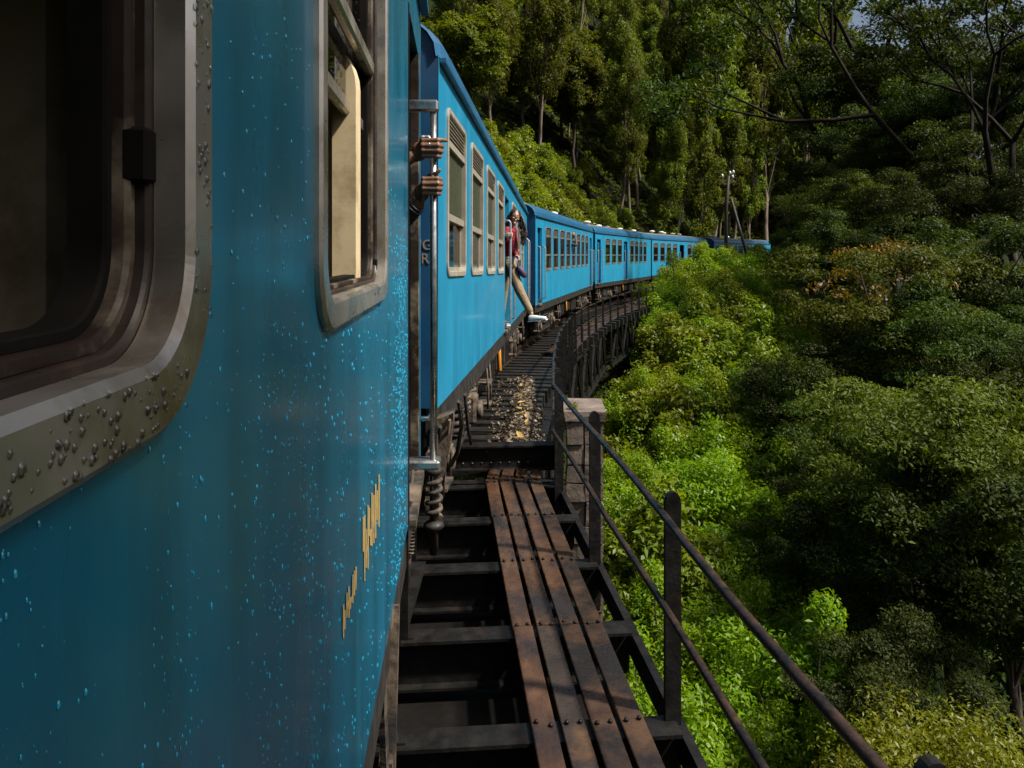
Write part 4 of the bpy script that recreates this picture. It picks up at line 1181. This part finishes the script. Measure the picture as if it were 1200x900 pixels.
for k in range(2):
    c = cuff2.lerp(wr2, 0.35 + k*0.4); dvec = (wr2-el2).normalized(); o1 = dvec.orthogonal().normalized(); o2 = dvec.cross(o1)
    mb.tube([c + (o1*math.cos(t)+o2*math.sin(t))*(0.040-0.004*k) for t in np.linspace(0, 6.283, 21)], 0.003, 6)
local(mb, man).build('cuff_hem', M['grey_cloth'], man)

# --- young woman leaning out of the open doorway of the second carriage
GY = 11.75
def gp(px, py, dy=0.0): return P(px, py, GY+dy)
girl = thing('person', 'young woman in maroon jacket and beige trousers leaning out of the carriage door', 'person', (-0.10, 11.75, 0.95))
pel = gp(595.5, 307, 0.10); che = gp(596.5, 280, 0.04); nek = gp(599.5, 266, 0.0); hdc = gp(603.2, 253.5, -0.05)
shR = gp(594.0, 270, -0.14); shL = gp(601.5, 270.5, 0.12)
hipF = gp(597.5, 310, 0.0); kneF = gp(609, 341, -0.10); ankF = gp(622.5, 367, -0.16)
hipB = gp(593.0, 310, 0.14); kneB = gp(590.5, 340, 0.20); ankB = Vector((-0.17, 11.98, 1.10))
RX = -0.489+0.0609*6.24+0.085; RY = 11.24
hnd = P(598.5, 275.5, 11.26)
elR = gp(591.5, 281, -0.22); elL = gp(603.5, 291, 0.06); hndL = gp(605.5, 301, -0.10)
mb = MB()
chain(mb, [pel, che, nek, hdc+Vector((0,0,-0.06))], [0.10, 0.10, 0.045, 0.042])
HDR = Matrix.Rotation(R_(14), 4, 'Y') @ Matrix.Rotation(R_(18), 4, 'Z')
def hp(x, y, z): return hdc + (HDR @ Vector((x, y, z)))
R3 = HDR.to_3x3()
mb.ball(hdc, (0.070, 0.084, 0.100), 16, 12, R3); mb.ball(hp(0,-0.025,-0.065), (0.050,0.055,0.048), 12, 9, R3)
mb.ball(hp(0,-0.088,-0.012), (0.011,0.017,0.014), 8, 6, R3); mb.ball(hp(0,-0.075,-0.105), (0.020,0.018,0.016), 8, 6, R3)
mb.caps(hp(0,-0.086,0.02), hp(0,-0.094,-0.012), 0.007, 0.009)
for s in (-1, 1): mb.ball(hp(s*0.038,-0.070,-0.035), (0.020,0.016,0.018), 8, 6, R3); mb.ball(hp(s*0.070,0.0,-0.01), (0.010,0.018,0.028), 8, 6, R3)
chain(mb, [shR, elR, hnd+Vector((-0.06,0.03,-0.02))], [0.045, 0.035, 0.022])
chain(mb, [shL, elL, hndL], [0.045, 0.034, 0.022])
grip_hand(mb, (RX, RY, hnd.z), (RX-0.065, RY+0.02, hnd.z-0.02), 0.92)
# hand holding the purple bag by its strap: separate curled fingers
for k in range(4):
    b = hndL + Vector((0.012, -0.02+0.0*k, 0.02-0.017*k)); chain(mb, [hndL + Vector((0,0,0.012-0.009*k)), b + Vector((0.028,0,-0.008)), b + Vector((0.030,-0.022,-0.018)), b + Vector((0.010,-0.034,-0.018))], [0.011,0.0085,0.008,0.007])
chain(mb, [hndL, hndL+Vector((0.006,-0.03,0.02)), hndL+Vector((0.02,-0.05,0.005))], [0.012,0.009,0.008])
for (a_, b_, c_) in ((hipF, kneF, ankF), (hipB, kneB, ankB)): chain(mb, [a_, b_, c_], [0.075, 0.052, 0.034])
skin(local(mb, girl), 'body', M['skin_girl'], girl, 0.005, 3)
mb = MB()
chain(mb, [gp(596, 299, 0.09), che, nek+Vector((0,0,-0.03))], [0.125, 0.125, 0.075]); chain(mb, [shR, che.lerp(nek, 0.55), shL], [0.062, 0.10, 0.062])
chain(mb, [shR, elR, (hnd+Vector((-0.075,0.03,-0.03)))], [0.060, 0.050, 0.038]); chain(mb, [shL, elL, hndL.lerp(elL, 0.25)], [0.060, 0.050, 0.038])
skin(local(mb, girl), 'jacket', M['maroon'], girl, 0.008, 2)
mb = MB(); chain(mb, [gp(596.2, 306, 0.09), gp(596.2, 302, 0.09)], [0.128, 0.130]); skin(local(mb, girl), 'shirt_hem', M['denim'], girl, 0.008, 2)
mb = MB()
chain(mb, [pel+Vector((0,0,0.02)), pel], [0.118, 0.122])
chain(mb, [hipF, kneF, kneF.lerp(ankF, 0.86)], [0.098, 0.074, 0.056]); chain(mb, [hipB, kneB, kneB.lerp(ankB, 0.9)], [0.096, 0.070, 0.054])
skin(local(mb, girl), 'trousers', M['khaki'], girl, 0.008, 2)
def shoe(heel, toe, nm='shoe'):
    heel, toe = Vector(heel), Vector(toe); d = (toe-heel); L_ = d.length; d.normalize()
    s = d.cross(Vector((0,0,1))).normalized(); u = s.cross(d)
    mb = MB(); vs = []; fs = []
    secs = [(0.0,0.030,0.075),(0.12,0.038,0.085),(0.35,0.038,0.080),(0.6,0.044,0.058),(0.85,0.042,0.046),(1.0,0.026,0.034)]
    for f, w, h in secs:
        c = heel + d*L_*f
        for (a, b) in ((-1,0),(1,0),(1.03,0.3),(0.8,0.75),(0.35,1.0),(-0.35,1.0),(-0.8,0.75),(-1.03,0.3)): vs.append(c + s*w*a + u*(h*b-0.02))
    for i in range(len(secs)-1):
        for e in range(8): fs.append((i*8+e, i*8+(e+1)%8, (i+1)*8+(e+1)%8, (i+1)*8+e))
    fs.append(tuple(range(8))[::-1]); fs.append(tuple(40+e for e in range(8)))
    mb.add(vs, fs, True)
    o = local(mb, girl).build(nm, M['white_shoe'], girl)
    o.modifiers.new('sub', 'SUBSURF').levels = 1
    q = MB(); q.beam(heel-u*0.028, toe-u*0.028, 0.082, 0.016, u); local(q, girl).build('sole', M['white_shoe'], o)
shoe(gp(619.5, 374.5, -0.17), gp(640.5, 372, -0.30)); shoe(ankB+Vector((-0.05,0.03,-0.055)), ankB+Vector((0.12,-0.16,-0.055)))
# hair: long curls falling to the shoulder
mb = MB(); rg = random.Random(5)
mb.ball(hp(0,0.020,0.024), (0.086,0.092,0.098), 16, 12, R3)
local(mb, girl).build('hair', M['hair'], girl)
mb = MB()
for k in range(210):
    th = rg.uniform(-0.25, math.pi+0.25); st = hp(0.074*math.cos(th), 0.01+0.055*math.sin(th)+rg.uniform(-0.02,0.02), rg.uniform(0.0, 0.075))
    side = 1 if math.cos(th) > 0 else -1
    ln = rg.uniform(0.26, 0.46) if side > 0 else rg.uniform(0.18, 0.30)
    end = hdc + Vector((side*rg.uniform(0.06, 0.165)+0.02, rg.uniform(-0.06, 0.07), -ln))
    pts = []; ph = rg.uniform(0, 6.3)
    for j in range(13):
        f = j/12; p = st.lerp(end, f) + Vector((side*0.035*math.sin(math.pi*f), 0, 0))
        p += Vector((math.sin(ph+f*16), math.cos(ph+f*15), 0))*0.010*min(1, f*3)
        pts.append(p)
    mb.tube(pts, [0.0065*(1-0.7*(j/12)) for j in range(13)], 4)
local(mb, girl).build('hair_curls', M['hair'], girl)
for s in (-1, 1):
    mb = MB(); mb.ball(hp(s*0.028,-0.074,0.008), (0.012,0.008,0.007), 8, 6, R3); e = local(mb, girl).build('eye', M['eye'], girl)
    mb = MB(); mb.ball(hp(s*0.028,-0.081,0.008), (0.0055,0.003,0.0055), 8, 6, R3); local(mb, girl).build('iris', M['dark'], e)
    mb = MB(); mb.tube([hp(s*0.012,-0.084,0.030), hp(s*0.030,-0.080,0.034), hp(s*0.046,-0.068,0.028)], 0.0032, 5); local(mb, girl).build('eyebrow', M['hair'], girl)
mb = MB()
for s in (-1, 1):
    mb.tube([hp(s*0.030+0.021*math.cos(t), -0.092, 0.006+0.017*math.sin(t)) for t in np.linspace(0, 6.283, 15)], 0.0022, 5)
    mb.tube([hp(s*0.051,-0.090,0.010), hp(s*0.073,-0.02,0.010)], 0.002, 5)
mb.tube([hp(-0.010,-0.094,0.008), hp(0.010,-0.094,0.008)], 0.0022, 5); local(mb, girl).build('glasses', M['dark'], girl)
mb = MB(); mb.tube([hp(x, -0.083+abs(x)*0.35, -0.052+abs(x)*0.35) for x in np.linspace(-0.028, 0.028, 7)], [0.003,0.005,0.0058,0.006,0.0058,0.005,0.003], 6); li = local(mb, girl).build('mouth', M['lip'], girl)
mb = MB(); mb.tube([hp(x, -0.0885+abs(x)*0.35, -0.052+abs(x)*0.35) for x in np.linspace(-0.020, 0.020, 7)], 0.0032, 6); local(mb, girl).build('teeth', M['eye'], li)
# purple bag hanging from her hand
bag = thing('bag', 'small dark purple bag hanging from the hand of the young woman', 'bag', tuple(gp(610, 325, -0.1)))
mb = MB(); c = gp(611, 318.5, -0.10)
mb.ball(c, (0.055, 0.05, 0.115), 14, 10, Matrix.Rotation(R_(-38), 3, 'Y')); local(mb, bag).build('pouch', M['purple'], bag)
mb = MB(); mb.tube([c+Vector((-0.06,0,0.08)), hndL+Vector((0.03,-0.02,-0.04)), hndL+Vector((0.028,-0.015,0.0)), hndL+Vector((0.05,0.0,-0.05)), c+Vector((-0.02,0,0.09))], 0.008, 6); local(mb, bag).build('strap', M['dark'], bag)

# ------------------------------------------------------------------ vegetation
def leaves(rng, cen, rad, cnt, size, aspect=0.42, outw=0.7, up=0.5, rnd=0.6, droop=0.25, shell=0.55, upper=0.35):
    """cen (n,3), rad (n,3): leaf quads spread through ellipsoid clumps"""
    cen = np.repeat(np.asarray(cen, float), cnt, 0); rad = np.repeat(np.asarray(rad, float), cnt, 0)
    n = len(cen)
    d = rng.normal(size=(n, 3)); d[:, 2] += upper*np.abs(d[:, 2]); d /= np.linalg.norm(d, axis=1)[:, None]
    rr_ = shell + (1-shell)*rng.random(n); rr_ *= np.where(rng.random(n) < 0.25, rng.random(n), 1)
    p = cen + d*rad*rr_[:, None]
    nn = d*outw + np.array([0, 0, up]) + rng.normal(size=(n, 3))*rnd
    nn /= np.linalg.norm(nn, axis=1)[:, None]
    t = np.cross(nn, rng.normal(size=(n, 3))); t /= np.linalg.norm(t, axis=1)[:, None]
    t[:, 2] -= droop; t /= np.linalg.norm(t, axis=1)[:, None]
    b = np.cross(nn, t); b /= np.linalg.norm(b, axis=1)[:, None]
    l = (size*rng.uniform(0.65, 1.3, n))[:, None]; w = l*aspect
    v = np.stack([p - t*l*0.5, p + b*w*0.5 + nn*w*0.12, p + t*l*0.5 - np.array([0, 0, 1])*l*0.08, p - b*w*0.5 + nn*w*0.12], 1).reshape(-1, 3)
    return v
def leaf_mesh(name, v, mat):
    f = np.arange(len(v)).reshape(-1, 4)
    return npmesh(name, v, f, mat)
def limbs(rng, mb, base_pts, base_r, tips, r0, kink=0.12):
    """curved limbs from the trunk polyline to clump centres"""
    bp = [Vector(p) for p in base_pts]
    for tip in tips:
        tip = Vector(tip)
        zf = tip.z*rng.uniform(0.45, 0.8)
        k = min(range(len(bp)), key=lambda i: abs(bp[i].z - zf)); s = bp[k]
        mid_ = s.lerp(tip, 0.5) + Vector((rng.normal()*kink, rng.normal()*kink, rng.uniform(0.0, 0.3)))*(tip-s).length*0.6
        mb.tube([s, mid_, tip], [base_r[k]*0.5*r0, base_r[k]*0.33*r0, 0.012], 5, cap=False)
TREE = {}
def make_shrub(key, mat, seed, rad=1.7, hgt=3.2, ncl=50, cnt=480, leaf=0.115):
    rng = np.random.default_rng(seed); cen = []; rd = []
    for k in range(ncl):
        th = rng.uniform(0, 2*math.pi); q = math.sqrt(rng.random())*rad
        top = hgt*(1-0.55*(q/rad)**2)*rng.uniform(0.78, 1.0)
        z = top*(1 - 0.6*rng.random()**2)
        s = rng.uniform(0.36, 0.60)
        cen.append((q*math.cos(th), q*math.sin(th), z)); rd.append((s, s, s*rng.uniform(0.8, 1.35)))
    v = leaves(rng, cen, rd, cnt, leaf, 0.40, 0.6, 0.65, 0.6, 0.2)
    mb = MB()
    for k in range(0, ncl, 3):
        c = Vector(cen[k]); mb.tube([(c.x*0.08, c.y*0.08, -0.3), (c.x*0.5+rng.normal()*0.1, c.y*0.5+rng.normal()*0.1, c.z*0.6), c], [0.045, 0.028, 0.008], 5, cap=False)
    TREE[key] = (mb.mesh('stem', M['bark']), leaf_mesh('foliage', v, mat), hgt, hgt*0.6)
def make_broadleaf(key, mat, seed, H=9.0, cr=3.4, cz=2.7, ncl=62, cnt=760, leaf=0.125, flat=0.5, bark='bark', extra=None):
    rng = np.random.default_rng(seed); cen = []; rd = []
    zc = H - cz
    for k in range(ncl):
        d = rng.normal(size=3); d /= np.linalg.norm(d); d[2] = d[2]*0.9+0.12
        q = rng.random()**0.35
        lump = 1 + 0.16*math.sin(3*math.atan2(d[1], d[0])+seed) + 0.10*math.sin(5*d[2]+seed)
        p = np.array([d[0]*cr, d[1]*cr, d[2]*cz])*q*lump + np.array([0, 0, zc])
        s = rng.uniform(0.55, 1.15)
        cen.append(tuple(p)); rd.append((s, s*rng.uniform(0.75, 1.15), s*flat))
    v = leaves(rng, cen, rd, cnt, leaf, 0.42, 0.5, 0.75, 0.5, 0.3, 0.5, 0.5)
    bp = []; br = []; x = y = 0.0
    for k in range(9):
        f = k/8; bp.append((x, y, -0.8 + (zc+cz*0.3+0.8)*f)); br.append(0.19*(1-0.78*f)); x += rng.normal()*0.13; y += rng.normal()*0.13
    mb = MB(); mb.tube(bp, br, 8)
    limbs(rng, mb, bp, br, cen[::3], 0.9)
    TREE[key] = (mb.mesh('trunk', M[bark]), leaf_mesh('crown', v, mat), H, zc)
def make_tall(key, mat, seed, H=15.0, cr=1.7, z0=0.28, ncl=60, cnt=190, leaf=0.30, elong=1.5, bark='bark_pale', top_heavy=0.0, lean=0.0):
    rng = np.random.default_rng(seed); cen = []; rd = []
    bp = []; br = []; x = y = 0.0
    for k in range(11):
        f = k/10; bp.append((x, y, -0.8 + (H+0.3)*f)); br.append(0.17*(1-0.82*f)); x += rng.normal()*0.10 + lean; y += rng.normal()*0.10
    for k in range(ncl):
        f = z0 + (1-z0)*rng.random()**(0.8-0.4*top_heavy)
        z = H*f
        prof = (math.sin(math.pi*min(1, ((f-z0)/(1-z0))*0.85+0.15))**0.7)*(0.55+0.6*rng.random())
        th = rng.uniform(0, 2*math.pi)
        i = min(10, int(f*10)); c0_ = bp[i]
        q = cr*prof*math.sqrt(rng.random())
        s = rng.uniform(0.42, 0.80)
        cen.append((c0_[0]+q*math.cos(th), c0_[1]+q*math.sin(th), min(z, H*1.0))); rd.append((s, s, s*elong))
    v = leaves(rng, cen, rd, cnt, leaf, 0.34, 0.8, 0.25, 0.5, 0.7, 0.5, 0.1)
    mb = MB(); mb.tube(bp, br, 7)
    limbs(rng, mb, bp, br, cen[::3], 0.8)
    TREE[key] = (mb.mesh('trunk', M[bark]), leaf_mesh('crown', v, mat), H, H*0.62)
def make_open(key, mat, seed, H=15.0):
    """dark open-crowned tree: many fine limbs, small leaf tufts with sky between"""
    rng = np.random.default_rng(seed); mb = MB(); tips = []
    def grow(p, d, l, r, lev):
        q = p + d*l
        m_ = p.lerp(q, 0.5) + Vector(rng.normal(size=3)*l*0.06)
        mb.tube([p, m_, q], [r, r*0.85, r*0.68], 6 if lev < 2 else 4, cap=False)
        if lev >= 5: tips.append(tuple(q)); return
        if lev >= 3: tips.append(tuple(q))
        for k in range(2 if lev else 3):
            nd = (d + Vector(rng.normal(size=3))*0.46 + Vector((0,0,0.12))).normalized()
            grow(q, nd, l*rng.uniform(0.68, 0.86), r*0.64, lev+1)
    grow(Vector((0,0,-0.8)), Vector((0.02,0.0,1)), H*0.34, 0.22, 0)
    tips = np.array(tips); n = len(tips)
    v = leaves(rng, tips, np.full((n, 3), 0.55)*np.array([1.3,1.3,0.8]), 130, 0.20, 0.42, 0.4, 0.5, 0.8, 0.4, 0.3)
    TREE[key] = (mb.mesh('trunk', M['bark_dark']), leaf_mesh('crown', v, mat), H, H*0.75)
for i in range(3): make_shrub('bright%d' % i, M['leaf_bright'], 100+i, 1.7+0.2*i, 3.2+0.3*i)
for i in range(2): make_shrub('lime%d' % i, M['leaf_lime'], 120+i, 1.8, 3.4, 44, 240, 0.19)
make_shrub('yellow0', M['leaf_yellow'], 131, 1.5, 2.6, 50, 620, 0.062)
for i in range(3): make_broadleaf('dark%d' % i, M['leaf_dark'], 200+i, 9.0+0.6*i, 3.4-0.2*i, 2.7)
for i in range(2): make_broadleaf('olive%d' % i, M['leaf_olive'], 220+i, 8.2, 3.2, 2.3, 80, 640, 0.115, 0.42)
make_broadleaf('orange0', M['leaf_olive'], 230, 8.5, 2.8, 2.5, 60, 560, 0.125)
for i in range(4): make_tall('tall%d' % i, M['leaf_forest'], 300+i, 14.0+i, 1.6+0.15*i, 0.22+0.05*i, 62, 190, 0.30, 1.5)
for i in range(2): make_tall('slim%d' % i, M['leaf_forest'], 320+i, 17.0, 1.15, 0.52, 40, 180, 0.28, 1.7, lean=0.08)
for i in range(2): make_broadleaf('bushy%d' % i, M['leaf_forest'], 340+i, 11.5, 3.0, 4.0, 80, 250, 0.30, 0.75)
make_open('open0', M['leaf_dark'], 401); make_open('open1', M['leaf_dark'], 402, 13.5)

def plant(key, x, y, s, name, label, cat, group=None, zs=1.0, z=None, rz=None, leaf_override=None):
    tr, cr, H, zc = TREE[key]
    z = terr(x, y) if z is None else z
    o = thing(name, label, cat, (x, y, z), random.uniform(0, 6.28) if rz is None else rz, group)
    o.scale = (s, s, s*zs)
    stem = 'trunk' if not tr.name.startswith('stem') else 'stem'
    link(stem, tr, o); link('crown' if stem == 'trunk' else 'foliage', cr, o)
    return o
def proj(x, y, z):
    return 600 + F*x/y, HZ - F*(z-CAMZ)/y

prnd = random.Random(77); random.seed(9)
# hillside forest above the train
nf = 0
for v_ in np.arange(6.5, 56, 4.2):
    for a in np.arange(24, 128, 3.7):
        a_, vv = a + prnd.uniform(-1.5, 1.5), v_ + prnd.uniform(-1.7, 1.7)
        p = arc(a_, -vv); x, y = p.x, p.y
        if y < 12: continue
        if a_ < 62 and vv < 13.5: continue
        z = terr(x, y); H = prnd.uniform(0.8, 1.2)
        px, pyb = proj(x, y, z); _, pyt = proj(x, y, z+14*H)
        hw = 2.0*F/y
        if px+hw < 485 or px-hw > 1215 or pyb < -15: continue
        r = prnd.random()
        if r < 0.60:
            plant('tall%d' % prnd.randrange(4), x, y, H, 'forest_tree', 'tall dark green forest tree on the steep hillside above the train', 'tree', 'tall trees on the hillside')
        elif r < 0.78:
            plant('slim%d' % prnd.randrange(2), x, y, H, 'slender_tree', 'slender pale-trunked tree with a high narrow crown on the hillside', 'tree', 'slender pale trees on the hillside')
        else:
            plant('bushy%d' % prnd.randrange(2), x, y, H*0.9, 'bushy_tree', 'round bushy tree growing among the tall trees of the hillside', 'tree', 'bushy trees on the hillside')
        nf += 1
        COL.objects[-1].parent.rotation_euler[0] = prnd.gauss(0, 0.055); COL.objects[-1].parent.rotation_euler[1] = prnd.gauss(0, 0.055)
        COL.objects[-1].parent.scale[2] *= prnd.uniform(0.8, 1.15)
# sunlit shrubs along the foot of the hill
for a in np.arange(27, 84, 2.5):
    for vv in (4.8, 7.2, 9.8, 12.4):
        if vv > 6 and a > 66: continue
        a_ = a + prnd.uniform(-0.9, 0.9); p = arc(a_, -(vv+prnd.uniform(-0.6, 0.6)))
        px, _ = proj(p.x, p.y, 0)
        if px < 520: continue
        s_ = prnd.uniform(0.75, 1.25)*(0.75 if a > 58 else 1.15)
        plant('lime%d' % prnd.randrange(2), p.x, p.y, s_, 'hillside_shrub', 'lime green shrub at the foot of the hill behind the train', 'shrub', 'lime shrubs behind the train')
# bright shrubs in the valley on the inside of the curve
for a in np.arange(3.5, 58, 1.9):
    for u in np.arange(4.2, 15, 2.1):
        a_, uu = a + prnd.uniform(-0.8, 0.8), u + prnd.uniform(-0.7, 0.7)
        p = arc(a_, uu); x, y = p.x, p.y
        if y < 4: continue
        lim = itp(a, [0, 10, 20, 35, 50], [6.5, 7.5, 9.5, 9.5, 7.0])
        if uu > lim: continue
        s = prnd.uniform(0.85, 1.25)
        px, py = proj(x, y, terr(x, y)+3*s)
        if px > 1010 or py > 990 or px < 640: continue
        key = 'bright%d' % prnd.randrange(3) if prnd.random() < itp(a, [14, 34], [0.9, 0.45]) else 'olive_s'
        if key == 'olive_s': key = 'lime%d' % prnd.randrange(2)
        plant(key, x, y, s, 'valley_shrub', 'bright green leafy shrub in the valley below the bridge railing', 'shrub', 'bright shrubs below the bridge')
# undergrowth over the slopes
def undergrowth(label, amin, amax, umin, umax, n, size, mat, seed):
    rng = np.random.default_rng(seed); pts = []
    for k in range(n):
        p = arc(rng.uniform(amin, amax), rng.uniform(umin, umax)); pts.append((p.x, p.y, terr(p.x, p.y)+0.12+0.25*rng.random()))
    v = leaves(rng, pts, np.full((n, 3), 0.45)*np.array([1, 1, 0.55]), 14, size, 0.45, 0.3, 0.7, 0.7, 0.2, 0.1)
    link('undergrowth', leaf_mesh('undergrowth', v, mat), label=label, cat='undergrowth', kind='stuff')
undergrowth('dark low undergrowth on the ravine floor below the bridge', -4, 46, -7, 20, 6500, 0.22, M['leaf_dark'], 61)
undergrowth('low green undergrowth between the trunks of the hillside forest', 24, 112, -34, -3.5, 8000, 0.34, M['leaf_forest'], 62)
# larger trees of the right bank, set by where their crowns stand
def bank(key, px, py, Y, name, label, group=None, cat='tree', rmax=2.2):
    x = (px-600)*Y/F; zc_ = CAMZ-(py-HZ)*Y/F
    tr, cr, H, zc = TREE[key]
    g = terr(x, Y); s = (zc_-g)/zc
    s = max(0.35, min(rmax, s))
    return plant(key, x, Y, s, name, label, cat, group, z=zc_-zc*s)
G = 'dark broadleaf trees on the right bank'
LB = 'dark green broadleaf tree with layered leaf clumps on the shaded right bank'
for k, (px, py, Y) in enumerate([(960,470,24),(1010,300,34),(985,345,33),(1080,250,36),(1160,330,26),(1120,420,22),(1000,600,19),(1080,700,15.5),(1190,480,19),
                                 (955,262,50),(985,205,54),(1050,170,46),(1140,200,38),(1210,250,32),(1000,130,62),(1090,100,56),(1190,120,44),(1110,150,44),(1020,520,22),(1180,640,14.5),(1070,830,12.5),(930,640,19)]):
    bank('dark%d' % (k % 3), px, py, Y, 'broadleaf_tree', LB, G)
for k, (px, py, Y) in enumerate([(815,40,88),(850,20,92),(885,45,94),(920,30,98),(955,60,100),(990,70,104),(835,90,80),(900,110,86),(945,120,90)]):
    bank('tall%d' % (k % 4), px, py, Y, 'ridge_tree', 'tall leafy tree on the far ridge beyond the utility pole', 'tall trees on the far ridge')
GO = 'olive green trees on the right bank'
for k, (px, py, Y) in enumerate([(1110,560,16.5),(952,305,40),(1010,250,40),(1150,440,24)]):
    bank('olive%d' % (k % 2), px, py, Y, 'olive_tree', ('olive green sunlit tree standing above the yellow-green shrubs', 'olive green tree on the bank just beyond the utility pole', 'olive green tree behind the orange-tipped tree', 'olive green tree standing beside the orange-tipped tree')[k])
ot = bank('orange0', 1030, 375, 25, 'orange_tipped_tree', 'broadleaf tree with orange and yellow young leaves at its top')
rng = np.random.default_rng(9); th = rng.uniform(0, 6.28, 22); q_ = np.sqrt(rng.random(22))*2.0
tuft = leaf_mesh('young_leaves', leaves(rng, np.stack([q_*np.cos(th), q_*np.sin(th), 8.3-0.35*q_**2+rng.normal(size=22)*0.2], 1), np.full((22,3), 0.42)*np.array([1,1,0.5]), 42, 0.12), M['leaf_orange'])
link('young_leaves', tuft, ot)
for (px, py, Y, k, lb) in ((1100, 20, 40, 0, 'dark open-crowned tree with bare limbs against the white sky'), (1175, 60, 34, 1, 'dark open-crowned tree with forked limbs at the edge of the right bank'), (1020, 10, 58, 1, 'dark open-crowned tree with sky showing behind its straight trunk')):
    bank('open%d' % k, px, py, Y, 'open_crowned_tree', lb)
plant('yellow0', 5.35, 8.9, 1.15, 'yellow_shrub', 'yellow-green sunlit shrub with small leaves below the handrail end', 'shrub', z=-6.2)
plant('yellow0', 4.5, 8.0, 0.9, 'yellow_shrub', 'low yellow-green shrub beside the larger yellow-green shrub', 'shrub', z=-6.6)

# tuft of yellow grass on the pier
rng = np.random.default_rng(4); v = leaves(rng, [(0.66, 8.35, 0.45)], [(0.06, 0.08, 0.04)], 90, 0.10, 0.12, 0.2, 0.1, 0.9, -0.6, 0.1)
link('grass_tuft', leaf_mesh('grass_tuft', v, M['leaf_yellow']), label='yellow grass tuft growing on top of the stone pier', cat='grass')
# passenger looking out of a window of the third carriage
pw = P(671, 277, 26.6)
psg = thing('person', 'dark-haired passenger with head and arm out of a window of the eight-window carriage', 'person', (pw.x-0.25, pw.y, pw.z-1.0))
mb = MB(); hh = pw + Vector((0.02, 0, 0.05))
chain(mb, [pw+Vector((-0.35,0.05,-0.75)), pw+Vector((-0.25,0.05,-0.30)), pw+Vector((-0.08,0,-0.12)), hh], [0.15, 0.15, 0.06, 0.06]); mb.ball(hh, (0.085, 0.085, 0.11), 12, 9)
mb.ball(hh+Vector((0.02,-0.085,-0.01)), 0.018); chain(mb, [pw+Vector((-0.2,-0.15,-0.25)), pw+Vector((0.10,-0.22,-0.32)), pw+Vector((0.12,-0.16,-0.10))], [0.05, 0.04, 0.03]); 
skin(local(mb, psg), 'body', M['skin_dark'], psg, 0.012, 2)
mb = MB(); chain(mb, [pw+Vector((-0.35,0.05,-0.75)), pw+Vector((-0.25,0.05,-0.30)), pw+Vector((-0.10,0,-0.15))], [0.17, 0.17, 0.08]); chain(mb, [pw+Vector((-0.2,-0.15,-0.25)), pw+Vector((0.09,-0.22,-0.31))], [0.065, 0.055]); skin(local(mb, psg), 'shirt', M['dark_cloth'], psg, 0.015, 2)
mb = MB(); mb.ball(hh+Vector((-0.012,0.035,0.035)), (0.096,0.088,0.105), 12, 9); local(mb, psg).build('hair', M['hair'], psg)

# unseen slim tree added behind the camera to throw shade on the first window
plant('tall2', 7.6, -3.7, 1.6, 'added_shade_tree', 'unseen tall narrow tree added behind the camera to shade the nearest window', 'tree')
